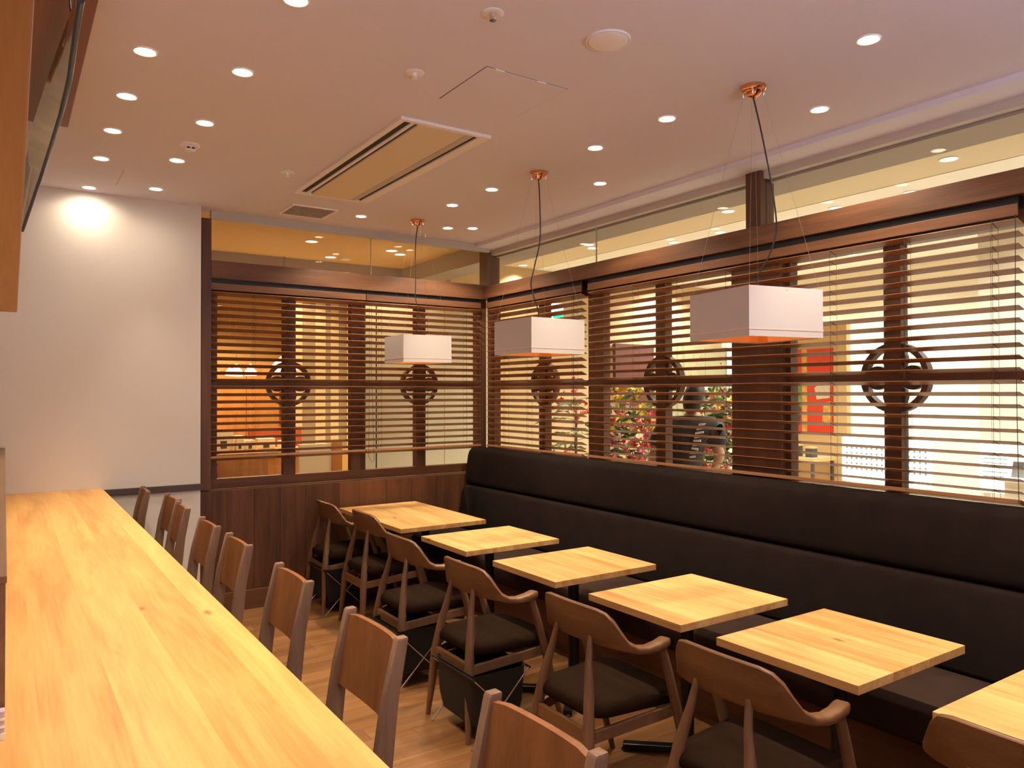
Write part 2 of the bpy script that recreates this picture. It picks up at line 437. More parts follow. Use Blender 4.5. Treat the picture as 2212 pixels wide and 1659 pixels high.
# clerestory panes above the beams
for i, (a, b) in enumerate(((1.285, 2.60), (2.604, 3.76))):
    pass
cw = bpy.data.objects.new('window_6', None); COL.objects.link(cw); cw['kind'] = 'structure'; cw.location = (2.5, 5.97, 2.645)
for a, b in ((1.285, 2.568), (2.572, 3.76)):
    put('pane', MB().box(a, b, YB + 0.022, YB + 0.030, 2.645, ZC - 0.05), M_GLASS, cw)
put('seam', MB().box(2.568, 2.572, YB + 0.020, YB + 0.032, 2.645, ZC - 0.06), M_MOULD, cw)
cw = bpy.data.objects.new('window_7', None); COL.objects.link(cw); cw['kind'] = 'structure'; cw.location = (3.82, 3.0, 2.64)
for a, b in ((4.502, 6.0), (3.03, 4.498), (1.0, 2.92), (-1.6, 0.996)):
    put('pane', MB().box(3.82, 3.828, a, b, 2.627, ZC - 0.06), M_GLASS, cw)
put('seam', MB().box(3.818, 3.83, 4.498, 4.502, 2.627, ZC - 0.07), M_MOULD, cw)


# ---------------------------------------------------------------- wooden venetian blinds
def blind(label, axis, a, b, plane, tilt, cords, pull=None):
    """slats from a to b along the wall at the given plane; room edge tipped up by tilt degrees"""
    pitch, wd, th = 0.0546, 0.060, 0.003
    ln = b - a; mid = (a + b) / 2
    loc = (plane, mid, 1.10) if axis == 'Y' else (mid, plane, 1.10)
    t = thing('venetian_blind', label, 'blind', loc, 0, 'wooden venetian blinds')
    mat = M_SLAT_Y if axis == 'Y' else M_SLAT_X
    c, s = math.cos(R(tilt)), math.sin(R(tilt))
    def dirs():
        if axis == 'Y': return Vector((0, 1, 0)), Vector((-c, 0, s)), Vector((s, 0, c))
        return Vector((1, 0, 0)), Vector((0, -c, s)), Vector((0, s, c))
    al, wv, nv = dirs()
    room = Vector((-1, 0, 0)) if axis == 'Y' else Vector((0, -1, 0))
    def box_at(z0, z1, d0, d1, e=0.0):
        p = -ln / 2 + e; q = ln / 2 - e
        if axis == 'Y': return MB().box(-d1, -d0, p, q, z0 - 1.10, z1 - 1.10)
        return MB().box(p, q, -d1, -d0, z0 - 1.10, z1 - 1.10)
    put('headrail', box_at(2.462, 2.512, -0.028, 0.022), M_BSTEEL, t, local=True)
    put('valance', box_at(2.426, 2.478, 0.022, 0.032), M_WALNUT_Y if axis == 'Y' else M_WALNUT_X, t, local=True, bevel=0.002)
    me = MB().obox((0, 0, 0), al * ln / 2, wv * wd / 2, nv * th / 2).mesh('slat', mat)
    zc = []
    z = 2.4120 - s * wd / 2
    while z > 1.165:
        zc.append(z); z -= pitch
    for z in zc:
        o = bpy.data.objects.new('slat', me); COL.objects.link(o); o.parent = t; o.location = (0, 0, z - 1.10)
    zb = zc[-1] - pitch + 0.010
    put('bottom_rail', MB().obox((0, 0, zb - 1.10), al * ln / 2, wv * wd / 2, nv * 0.010), mat, t, local=True, bevel=0.002)
    for q in cords:
        k = MB(); p0 = al * (q - mid)
        fr = p0 + wv * (wd / 2 + 0.001); bk = p0 - wv * (wd / 2 + 0.001)
        for e in (fr, bk):
            k.tube([e + Vector((0, 0, zb - 1.10)), e + Vector((0, 0, 2.46 - 1.10))], 0.0009, 4)
        ce = p0 + al * 0.02
        k.tube([ce + Vector((0, 0, zb - 1.10)), ce + Vector((0, 0, 2.46 - 1.10))], 0.0008, 4)
        for z in zc:
            off = Vector((0, 0, z - 1.10)) - nv * (th / 2 + 0.0008)
            k.tube([fr + off, bk + off + al * 0.004], 0.0012, 4)
        put('ladder_cord', k, M_STRING, t, local=True)
    if pull is not None:
        k = MB(); q, zend, loop = pull
        p0 = al * (q - mid) + room * 0.042
        pts = [p0 + Vector((0, 0, 2.43 - 1.10)), p0 + Vector((0, 0, 1.9 - 1.10)) + al * 0.004, p0 + Vector((0, 0, zend + 0.05 - 1.10)) + al * (-0.004)]
        if loop:
            pts += [p0 + al * 0.012 + Vector((0, 0, zend + 0.012 - 1.10)), p0 + al * 0.03 + Vector((0, 0, zend - 1.10)), p0 + al * 0.045 + Vector((0, 0, zend + 0.02 - 1.10)),
                    p0 + al * 0.043 + Vector((0, 0, zend + 0.08 - 1.10)), p0 + al * 0.022 + Vector((0, 0, 1.8 - 1.10)), p0 + al * 0.02 + Vector((0, 0, 2.43 - 1.10))]
        k.tube(pts, 0.0016, 5)
        put('pull_cord', k, M_CORD, t, local=True)
    return t


blind('wooden blind on the back wall next to the white wall', 'X', 1.200, 2.520, YB + 0.042, 22, [1.275, 1.60, 1.865, 2.39])
blind('wooden blind on the back wall reaching the room corner', 'X', 2.526, 3.655, YB + 0.042, 22, [2.66, 3.10, 3.50], (2.545, 1.065, True))
blind('wooden blind in the right wall corner with zigzag slat ends beside the exit light', 'Y', 4.520, 5.900, XR + 0.045, 25, [5.62, 5.26, 4.64], (4.60, 1.16, False))
blind('widest wooden blind, in front of the thick column on the right', 'Y', 1.500, 4.445, XR + 0.045, 16, [3.95, 3.53, 3.12, 2.41, 2.005, 1.605], (1.505, 1.11, False))


# ---------------------------------------------------------------- counter
cn = thing('counter', 'long pale oak counter along the left side, bright under its lights', 'counter', (0.2, 3.0, 0))
put('worktop', MB().box(-0.62, 0.558, 0.30, 5.838, 0.958, 1.000), M_COUNTER, cn, bevel=0.002)
put('base_panel', MB().box(-0.55, 0.20, 0.40, 5.838, 0.0, 0.958), M_WALL, cn)
lg = thing('ledge', 'brown wooden upstand running along the left edge of the counter', 'ledge', (-0.15, 3.8, 1.0))
put('ledge_body', MB().box(-0.32, 0.004, 1.75, 5.836, 1.0005, 1.285), M_LEDGE, lg)
put('ledge_cap', MB().box(-0.33, 0.006, 1.745, 5.836, 1.285, 1.300), M_LEDGE, lg, bevel=0.002)
M_ACR = mat_plain('pale_violet_plastic', (0.50, 0.42, 0.50, 1), 0.3)
hd = thing('card_holder', 'small pale violet plastic holder on the counter at the left frame edge', 'holder', (-0.02, 1.725, 1.0005))
put('holder_body', MB().prism(rect_round(0.024, 0.012, 0.005, 3), 'Z', 0, 0.052), M_ACR, hd, local=True, smooth=40)
put('lip', MB().box(-0.024, 0.024, -0.0145, -0.0115, 0, 0.012).box(-0.024, 0.024, -0.0135, -0.0118, 0.022, 0.026).box(-0.024, 0.024, -0.0135, -0.0118, 0.036, 0.040), M_WHITE, hd, local=True)

# canopy, bulkhead and hanging panel at the top left
cp = thing('canopy', 'orange-brown wooden canopy panel hanging over the counter at the left frame edge', 'canopy', (-0.3, 1.8, 1.95))
put('canopy_board', MB().prism([(-0.70, 0.25), (0.0146, 0.25), (0.0381, 3.345), (-0.70, 3.345)], 'Z', 1.950, 1.985), M_CANOPY, cp, bevel=0.003)
put('hanger', MB().box(-0.60, -0.56, 0.5, 0.54, 1.985, 2.93).box(-0.60, -0.56, 2.9, 2.94, 1.985, 2.93), M_BSTEEL, cp)
struct('trim_12', MB().box(-0.45, 0.252, -1.6, 4.25, 2.945, ZC), M_BULK, bevel=0.003)                       # wooden ceiling bulkhead
M_SMOKE = mat_plain('glossy_smoked_panel', (0.80, 0.66, 0.40, 1), 0.16, metal=1.0, noise=0.45, nscale=7, bump=0.5)
def ray(u, v):
    x = (u - 1106) / 1629.524; y = (v - 829.5) / 1629.524
    d = Vector((x, -y, -1)); q = cam.matrix_world.to_3x3() @ d
    return q
hp = thing('hanging_panel', 'glossy curved hanging panel with a dark lower edge under the ceiling bulkhead, top left', 'panel', (0.15, 3.0, 2.7))
RE = [(0.155, 2.25, 2.674), (0.166, 2.6, 2.718), (0.176, 3.0, 2.735), (0.173, 3.45, 2.744), (0.163, 3.9, 2.755), (0.147, 4.4, 2.749), (0.079, 5.3, 2.61)]
LE = [(0.148, 2.25, 2.680), (0.152, 2.6, 2.767), (0.129, 3.0, 2.770), (0.109, 3.45, 2.785), (0.088, 3.9, 2.790), (0.079, 4.4, 2.780), (0.074, 5.3, 2.741)]
k = MB(); n = len(RE)
th = Vector((0.004, 0, 0.008))
rings = [[Vector(l), Vector(l) * 0.5 + Vector(r) * 0.5 - th * 0.5, Vector(r), Vector(r) + th, Vector(l) * 0.5 + Vector(r) * 0.5 + th * 0.5, Vector(l) + th] for l, r in zip(LE, RE)]
put('glossy_sheet', k.loft(rings), M_SMOKE, hp, smooth=60)
put('edge_bar', MB().tube([Vector(p) + Vector((0.006, 0, 0)) for p in RE], 0.009, 6), M_BSTEEL, hp, smooth=60, label='dark edge bar')
for i in (1, 4):
    put('hanger', MB().tube([RE[i], (RE[i][0] - 0.02, RE[i][1], 2.946 if RE[i][1] < 4.25 else ZC)], 0.003, 5), M_BSTEEL, hp)
du = thing('duct', 'small grey duct with a dark band beside the wooden canopy, top left corner', 'duct', (0.055, 1.9, 2.8))
put('duct_body', MB().box(0.045, 0.075, 1.72, 2.55, 2.87, 2.945), mat_plain('grey_metal', (0.25, 0.24, 0.27, 1), 0.5), du)
put('band', MB().box(0.042, 0.092, 1.80, 1.90, 2.862, 2.944), M_BSTEEL, du)


# ---------------------------------------------------------------- ceiling fittings
GL = 'recessed ceiling downlights'
def make_downlight():
    t = thing('downlight', '', 'downlight', (0, 0, 0), 0, GL)
    prof = [(0.036, -0.0005), (0.039, -0.004), (0.044, -0.005), (0.046, -0.0005)]
    n = 24
    rings = [[(r * math.cos(2 * math.pi * k / n), r * math.sin(2 * math.pi * k / n), z) for k in range(n)] for r, z in prof]
    put('trim_ring', MB().loft(rings, cap=False), M_WHITE, t, local=True, smooth=50)
    put('lens', MB().lathe([(0.0365, -0.0015), (0.0365, -0.0005)], n=20), M_LENS, t, local=True)
    return t


dl = make_downlight(); used = False
def downlight(x, y, label, power, angle=75, direction=(0, 0, -1), blend=0.75, z=ZC):
    global used
    t = place(dl, not used, label, (x, y, z)); used = True
    spot('lamp_beam', (0, 0, -0.012), power, WARM, angle, blend, t, direction)
    spot('lamp_spill', (0, 0, -0.012), max(power, 30) * 0.16, WARM, 160, 1.0, t, direction)
    return t


for y, lb in ((5.712, 'downlight nearest the white end wall, throwing a bright patch on it'), (4.964, 'second downlight out from the white wall in the left row over the counter'),
              (4.405, 'third downlight from the white wall in the left row over the counter'), (3.855, 'fourth downlight from the white wall in the left row over the counter'),
              (3.309, 'fifth and largest looking downlight of the left row, beside the hanging panel')):
    downlight(0.461, y, lb, P_COUNTER if y < 5.5 else 3.0, 66 if y < 5.5 else 172, blend=0.75 if y < 5.5 else 0.5)
for i, y in enumerate((2.76, 2.21, 1.66, 1.11)):
    downlight(0.461, y, ('first', 'second', 'third', 'fourth')[i] + ' downlight over the counter beyond the top edge of the picture', P_COUNTER, 66)
for y, lb in ((5.507, 'downlight of the second row from the left, closest to the back wall'), (4.760, 'second downlight from the back in the second row from the left'),
              (4.021, 'downlight of the second row from the left just past the smoke detector'), (3.292, 'downlight of the second row from the left nearest the camera in full view'),
              (2.582, 'downlight cut off by the top edge of the picture')):
    downlight(0.835, y, lb, P_WALL if y < 5.4 else 18, 70 if y < 5.4 else 50)
for i, y in enumerate((1.84, 1.10)):
    downlight(0.835, y, ('first', 'second')[i] + ' downlight over the aisle beside the counter beyond the top edge', P_WALL, 70)
for x, y, lb, wl in ((2.774, 1.641, 'downlight at the upper right, nearest the camera of the table row', 0), (3.265, 2.182, 'downlight right of the nearest pendant cord, lighting the window beam', 1),
                     (2.740, 2.680, 'downlight left of the nearest pendant, beyond it over the tables', 0), (2.734, 3.224, 'downlight over the third table, before the middle pendant', 0),
                     (3.227, 3.759, 'downlight near the right windows level with the middle pendant', 1), (2.715, 4.275, 'downlight just left of the middle pendant canopy', 0),
                     (2.704, 4.794, 'downlight just right of the farthest pendant canopy, nearer the camera', 0), (3.227, 5.378, 'right one of the two downlights side by side in the far corner', 1),
                     (3.050, 5.482, 'left one of the two downlights side by side in the far corner', 1), (2.286, 5.487, 'downlight left of the farthest pendant, beside the air vent', 1)):
    downlight(x, y, lb, P_WALL if wl else P_DOWN, 128 if wl else 66, blend=0.45 if wl else 0.75)
for i, y in enumerate((1.10, 0.55, -0.2)):
    downlight(2.78, y, ('first', 'second', 'third')[i] + ' downlight over the nearest tables beyond the right edge', P_DOWN, 58)

# added unseen uplights behind the camera, put in to cool and brighten the ceiling
M_TUBE = mat_plain('added_cool_tube', (1, 1, 1, 1), 0.4, emit=(0.84, 0.82, 1.0, 1), estr=K_TUBE)
for x, y, lb in ((0.1, -1.1, 'added cool uplight behind the near end of the counter, out of the picture'), (2.2, -1.1, 'added cool uplight over the near end of the aisle, out of the picture')):
    t = thing('added_uplight', lb, 'lamp', (x, y, 2.0), 0, 'added cool uplights')
    put('tube', MB().tube([(-0.8, 0, 0), (0.8, 0, 0)], 0.022, 10), M_TUBE, t, local=True, smooth=60)
    ro = [(0.055 * math.cos(a), 0.055 * math.sin(a)) for a in [math.pi + math.pi * q / 10 for q in range(11)]]
    ri = [(0.050 * math.cos(a), 0.050 * math.sin(a)) for a in [2 * math.pi - math.pi * q / 10 for q in range(11)]]
    put('trough', MB().prism(ro + ri, 'X', -0.83, 0.83), M_WHITE, t, local=True, smooth=40)  # keeps the added light off the walls
    put('end_cap', MB().box(-0.83, -0.80, -0.05, 0.05, -0.03, 0.03).box(0.80, 0.83, -0.05, 0.05, -0.03, 0.03), M_WHITE, t, local=True)
    put('hanger_rod', MB().tube([(-0.815, 0, 0.03), (-0.815, 0, ZC - 2.0)], 0.004, 5).tube([(0.815, 0, 0.03), (0.815, 0, ZC - 2.0)], 0.004, 5), M_WIRE, t, local=True)

# smoke detector, sprinklers, speaker
t = thing('smoke_detector', 'white smoke detector with two dark slots between the left downlight rows', 'detector', (0.840, 4.418, ZC))
put('detector_base', MB().lathe([(0.053, 0), (0.053, -0.008), (0.046, -0.014), (0.034, -0.016)], n=24), M_WHITE, t, local=True, smooth=40)
put('detector_cap', MB().lathe([(0.032, -0.016), (0.032, -0.030), (0.024, -0.038)], n=24), M_WHITE, t, local=True, smooth=40)
put('slot', MB().box(-0.020, -0.004, -0.0335, -0.030, -0.030, -0.022).box(0.004, 0.020, -0.0335, -0.030, -0.030, -0.022), M_BLACK, t, local=True)
for x, y, lb in ((1.449, 2.893, 'white round sprinkler plate left of the ceiling hatch'), (1.450, 4.642, 'small white sprinkler plate by the far left corner of the air conditioner'),
                 (1.454, 2.279, 'white sprinkler with a dark open centre at the top of the picture')):
    t = thing('sprinkler', lb, 'sprinkler', (x, y, ZC), 0, 'ceiling sprinklers')
    put('cover_plate', MB().lathe([(0.040, 0), (0.041, -0.003), (0.037, -0.005), (0.018, -0.004)], n=24), M_WHITE, t, local=True, smooth=40)
    put('sprinkler_head', MB().lathe([(0.012, -0.003), (0.010, -0.018), (0.006, -0.020), (0.013, -0.026), (0.013, -0.028)], n=12), M_CHROME if y < 2.5 else M_WHITE, t, local=True, smooth=40)
t = thing('ceiling_speaker', 'large round white speaker cover at the top of the ceiling', 'speaker', (1.937, 2.205, ZC))
put('speaker_rim', MB().loft([[(r * math.cos(2 * math.pi * k / 40), r * math.sin(2 * math.pi * k / 40), z) for k in range(40)] for r, z in ((0.087, 0), (0.087, -0.007), (0.080, -0.008), (0.078, -0.001))], cap=False), M_WHITE, t, local=True, smooth=40)
put('speaker_cover', MB().lathe([(0.0775, -0.001), (0.0765, -0.009), (0.070, -0.011), (0.03, -0.012)], n=40), mat_plain('lilac_white', (0.94, 0.93, 0.97, 1), 0.6), t, local=True, smooth=40)

# access hatch
t = thing('ceiling_hatch', 'square flush access hatch in the ceiling above the air conditioner', 'hatch', (1.885, 2.875, ZC))
hx, hy = 0.212, 0.205
put('hatch_panel', MB().box(-hx, hx, -hy, hy, -0.0025, 0.0), M_CEIL, t, local=True, bevel=0.001)
put('hatch_gap', MB().box(-hx - .003, -hx, -hy - .003, hy + .003, -0.0006, 0).box(hx, hx + .003, -hy - .003, hy + .003, -0.0006, 0).box(-hx, hx, -hy - .003, -hy, -0.0006, 0).box(-hx, hx, hy, hy + .003, -0.0006, 0), M_CORD, t, local=True)
for x in (-0.17, 0.05):
    put('latch', MB().box(x, x + 0.045, -hy - 0.004, -hy + 0.004, -0.004, -0.0005), M_WHITE, t, local=True)
# ceiling cassette air conditioner
AX0, AX1, AY0, AY1 = 1.618, 2.142, 3.378, 5.048
t = thing('air_conditioner', 'long cream ceiling cassette air conditioner with dark slots', 'air conditioner', ((AX0 + AX1) / 2, (AY0 + AY1) / 2, ZC))
z0 = ZC - 0.016
f = MB().box(AX0, AX0 + 0.032, AY0, AY1, z0, ZC).box(AX1 - 0.056, AX1, AY0, AY1, z0, ZC).box(AX0 + 0.032, AX1 - 0.056, AY0, AY0 + 0.030, z0, ZC).box(AX0 + 0.032, AX1 - 0.056, AY1 - 0.032, AY1, z0, ZC)
put('frame', f, M_WHITE, t, bevel=0.002)
put('centre_panel', MB().box(AX0 + 0.112, AX0 + 0.388, AY0 + 0.030, AY1 - 0.032, z0 - 0.001, ZC), M_CREAM, t, bevel=0.003)
put('outlet_slot', MB().box(AX0 + 0.034, AX0 + 0.072, AY0 + 0.036, AY1 - 0.055, z0 + 0.008, ZC), M_BLACK, t, label='dark wide air slot')
put('divider', MB().box(AX0 + 0.072, AX0 + 0.092, AY0 + 0.030, AY1 - 0.032, z0, ZC), M_WHITE, t, bevel=0.002)
put('intake_slot', MB().box(AX0 + 0.092, AX0 + 0.112, AY0 + 0.036, AY1 - 0.055, z0 + 0.009, ZC), M_BLACK, t, label='dark narrow air slot')
put('louver', MB().obox(((AX0 + 0.418), (AY0 + AY1) / 2, ZC - 0.010), (0.028, 0, 0.004), (0, (AY1 - AY0) / 2 - 0.034, 0), (-0.0004, 0, 0.002)), M_MOULD, t)
put('outlet_slot', MB().box(AX0 + 0.449, AX0 + 0.463, AY0 + 0.036, AY1 - 0.04, z0 + 0.009, ZC), M_BLACK, t)
put('louver_strip', MB().box(AX0 + 0.463, AX0 + 0.470, AY0 + 0.030, AY1 - 0.032, z0, ZC), M_WHITE, t)
# vent grille
vx, vy = 1.895, 5.566
t = thing('air_vent', 'square white slatted air vent in the ceiling by the back wall', 'vent', (vx, vy, ZC))
h = 0.172
put('frame', MB().box(-h, -h + 0.014, -h, h, -0.008, 0).box(h - 0.014, h, -h, h, -0.008, 0).box(-h + 0.014, h - 0.014, -h, -h + 0.014, -0.008, 0).box(-h + 0.014, h - 0.014, h - 0.014, h, -0.008, 0), M_WHITE, t, local=True)
put('backing', MB().box(-h + 0.014, h - 0.014, -h + 0.014, h - 0.014, -0.001, 0), M_RAIL, t, local=True)
vm = MB().obox((0, 0, -0.005), (0.0045, 0, 0.002), (0, h - 0.014, 0), (-0.0006, 0, 0.0012)).mesh('grille_bar', M_WHITE)
for i in range(20):
    o = bpy.data.objects.new('grille_bar', vm); COL.objects.link(o); o.parent = t; o.location = (-h + 0.024 + i * 0.0156, 0, 0)
# thin slit in the ceiling near the white wall
tag(put('ceiling_slit', MB().box(0.60, 0.606, 5.15, 5.55, ZC - 0.002, ZC), M_MOULD), 'short thin pale strip in the ceiling near the white wall', 'strip')

# ---------------------------------------------------------------- pendant lamps
def make_pendant():
    t = thing('pendant_lamp', '', 'lamp', (0, 0, 0), 0, 'white square pendant lamps')
    put('ceiling_canopy', MB().lathe([(0.056, 0), (0.056, -0.016), (0.050, -0.022), (0.040, -0.024), (0.030, -0.040), (0.012, -0.050)], n=28), M_COPPER, t, local=True, smooth=35, label='copper ceiling canopy')
    k = MB()
    for a in (45, 135, 225, 315):
        c, s = math.cos(R(a)), math.sin(R(a))
        k.lathe([(0.006, -0.020), (0.005, -0.040), (0.002, -0.046)], (0.044 * c, 0.044 * s, 0), 8)
    put('wire_grip', k, M_CHROME, t, local=True, smooth=40)
    k = MB()
    for a in (45, 135, 225, 315):
        c, s = math.cos(R(a)), math.sin(R(a))
        k.tube([(0.044 * c, 0.044 * s, -0.045), (0.19 * c * 1.414, 0.19 * s * 1.414, -0.925)], 0.0008, 4)
    put('support_wire', k, M_WIRE, t, local=True)
    h, zt, zb, th = 0.20, -0.925, -1.135, 0.003
    k = MB().box(-h, -h + th, -h, h, zb, zt).box(h - th, h, -h, h, zb, zt).box(-h + th, h - th, -h, -h + th, zb, zt).box(-h + th, h - th, h - th, h, zb, zt)
    put('shade', k, M_SHADE, t, local=True)
    g = h - th - 0.001
    k = MB()
    k.box(-g, -g + 0.002, -g, g, zb + 0.004, zt - 0.002).box(g - 0.002, g, -g, g, zb + 0.004, zt - 0.002).box(-g, g, -g, -g + 0.002, zb + 0.004, zt - 0.002).box(-g, g, g - 0.002, g, zb + 0.004, zt - 0.002)
    put('copper_lining', k, M_SHADE_IN, t, local=True, label='copper coloured inside of the shade')
    put('shade_hem', MB().box(-h - .0012, h + .0012, -h - .0012, -h, zb + 0.028, zb + 0.036).box(-h - .0012, -h, -h, h, zb + 0.028, zb + 0.036).box(h, h + .0012, -h, h, zb + 0.028, zb + 0.036).box(-h - .0012, h + .0012, h, h + .0012, zb + 0.028, zb + 0.036),
        mat_plain('pink_hem', (0.78, 0.58, 0.52, 1), 0.8), t, local=True)
    put('socket', MB().lathe([(0.022, -1.06), (0.026, -1.0), (0.020, -0.985), (0.006, -0.98)], n=16), M_COPPER, t, local=True, smooth=40)
    k = MB().bar((-h, 0, zt - 0.012), (h, 0, zt - 0.012), 0.006, 0.006).bar((0, -h, zt - 0.012), (0, h, zt - 0.012), 0.006, 0.006)
    put('spider', k, M_WIRE, t, local=True)
    n = 16
    put('bulb', MB().lathe([(0.012, -1.040), (0.026, -1.054), (0.031, -1.068), (0.026, -1.082), (0.008, -1.090)], n=n), mat_plain('bulb_glow', (1, 1, 1, 1), 0.3, emit=(1.0, 0.55, 0.22, 1), estr=9.0), t, local=True, smooth=60)
    return t


def pendant_cord(parent, pts):
    fine = []
    for i in range(len(pts) - 1):
        for q in range(5):
            p0 = Vector(pts[max(i - 1, 0)]); p1 = Vector(pts[i]); p2 = Vector(pts[i + 1]); p3 = Vector(pts[min(i + 2, len(pts) - 1)]); u = q / 5
            fine.append(0.5 * ((2 * p1) + (-p0 + p2) * u + (2 * p0 - 5 * p1 + 4 * p2 - p3) * u * u + (-p0 + 3 * p1 - 3 * p2 + p3) * u ** 3))
    fine.append(Vector(pts[-1]))
    put('power_cord', MB().tube(fine, 0.0038, 7), M_CORD, parent, local=True, smooth=60)


CORDS = ([(0, 0, -0.048), (0.028, -0.017, -0.20), (0.060, -0.036, -0.40), (0.080, -0.048, -0.57), (0.082, -0.048, -0.66), (0.055, -0.033, -0.76), (0.018, -0.010, -0.84), (0.006, 0, -0.92), (0, 0, -1.0)],
         [(0, 0, -0.048), (0.006, -0.004, -0.22), (0.006, -0.004, -0.42), (-0.022, 0.014, -0.58), (-0.040, 0.026, -0.68), (-0.036, 0.022, -0.74), (-0.008, 0.005, -0.84), (0, 0, -0.92), (0, 0, -1.0)],
         [(0, 0, -0.048), (-0.012, 0.008, -0.16), (-0.016, 0.010, -0.30), (-0.014, 0.009, -0.50), (-0.014, 0.009, -0.62), (0.004, -0.002, -0.72), (-0.006, 0.004, -0.80), (-0.008, 0.005, -0.90), (0, 0, -1.0)])
pd = make_pendant()
pends = []
for i, (x, y, a, lb) in enumerate(((2.775, 2.185, -11, 'nearest white square pendant lamp, right of centre, before the thick column'), (2.750, 3.785, 0, 'middle white square pendant lamp, by the corner of the windows'),
                                   (2.712, 5.365, -4, 'farthest white square pendant lamp, before the back windows'))):
    pends.append(place(pd, i == 0, lb, (x, y, ZC), R(a)))
for o, c in zip(pends, CORDS): pendant_cord(o, c)

# ---------------------------------------------------------------- bench along the right windows
bn = thing('bench', 'long dark brown upholstered bench with a two-tier back under the right windows', 'bench', (3.3, 2.3, 0))
BY0, BY1 = -1.5, 5.895
def ext(poly, y0=BY0, y1=BY1): return MB().prism(poly, 'Y', y0, y1)
put('upper_back', ext([(3.672, 0.83), (3.47, 0.832), (3.455, 0.845), (3.452, 0.88), (3.466, 0.98), (3.482, 1.085), (3.497, 1.125), (3.522, 1.146), (3.555, 1.150), (3.672, 1.150)]), M_FABRIC, bn, smooth=50, bevel=0.012, seg=3)
put('lower_back', ext([(3.672, 0.43), (3.385, 0.44), (3.372, 0.46), (3.385, 0.55), (3.425, 0.78), (3.440, 0.812), (3.47, 0.826), (3.672, 0.828)]), M_FABRIC, bn, smooth=50, bevel=0.010, seg=3)
put('seat_cushion', ext([(3.672, 0.30), (2.905, 0.30), (2.890, 0.315), (2.885, 0.40), (2.893, 0.435), (2.920, 0.452), (3.372, 0.452), (3.372, 0.43), (3.672, 0.43)]), mat_plain('brown_suede', (0.036, 0.0205, 0.0145, 1), 0.95, noise=0.3, nscale=9, bump=0.1, spec=0.08), bn, smooth=50, bevel=0.006, seg=2)
put('bench_base', MB().box(2.96, 3.672, BY0, BY1, 0, 0.30), M_WALNUT_Y, bn, label='plain brown base board')

# ---------------------------------------------------------------- tables
TX0, TW, TD, TH = 2.245, 0.683, 0.574, 0.031
def make_table(depth):
    t = thing('table', '', 'table', (0, 0, 0), 0, 'oak topped tables along the bench')
    put('table_top', MB().box(-TW / 2, TW / 2, -depth / 2, depth / 2, 0.72 - TH, 0.72), M_OAK, t, local=True, bevel=0.0015)
    for q in ((0,) if depth < 0.8 else (-depth * 0.24, depth * 0.24)):
        put('column', MB().lathe([(0.030, 0.035), (0.030, 0.66), (0.030, 0.678)], (0, q, 0), 18), M_BSTEEL, t, local=True, smooth=40)
        put('mount_plate', MB().box(-0.14, 0.14, q - 0.12, q + 0.12, 0.678, 0.689), M_BSTEEL, t, local=True)
        for a in (0, 90, 180, 270):
            c, s = math.cos(R(a + 45)), math.sin(R(a + 45))
            put('base_arm', MB().bar((0, q, 0.030), (0.29 * c, q + 0.29 * s, 0.022), 0.045, 0.026), M_BSTEEL, t, local=True, bevel=0.004)
            put('foot_pad', MB().lathe([(0.022, 0), (0.024, 0.006), (0.016, 0.014)], (0.275 * c, q + 0.275 * s, 0), 12), M_BSTEEL, t, local=True)
    return t


tp = make_table(TD)
tcs = ((4.105, 'oak table second from the back wall, the smallest looking square top'), (3.244, 'oak square table third from the back wall'),
       (2.418, 'brightly lit oak square table fourth from the back wall'), (1.664, 'large looking knotty oak square table fifth from the back wall'),
       (0.861, 'oak table cut off by the right edge of the picture'))
for i, (y, lb) in enumerate(tcs):
    place(tp, i == 0, lb, (TX0 + TW / 2, y, 0))
t1 = make_table(1.15); t1.location = (TX0 + TW / 2, 5.268, 0); t1['label'] = 'long oak table against the back wall, farthest of the row'

# ---------------------------------------------------------------- armchairs
def sweep(sec):
    return MB().loft(sec)


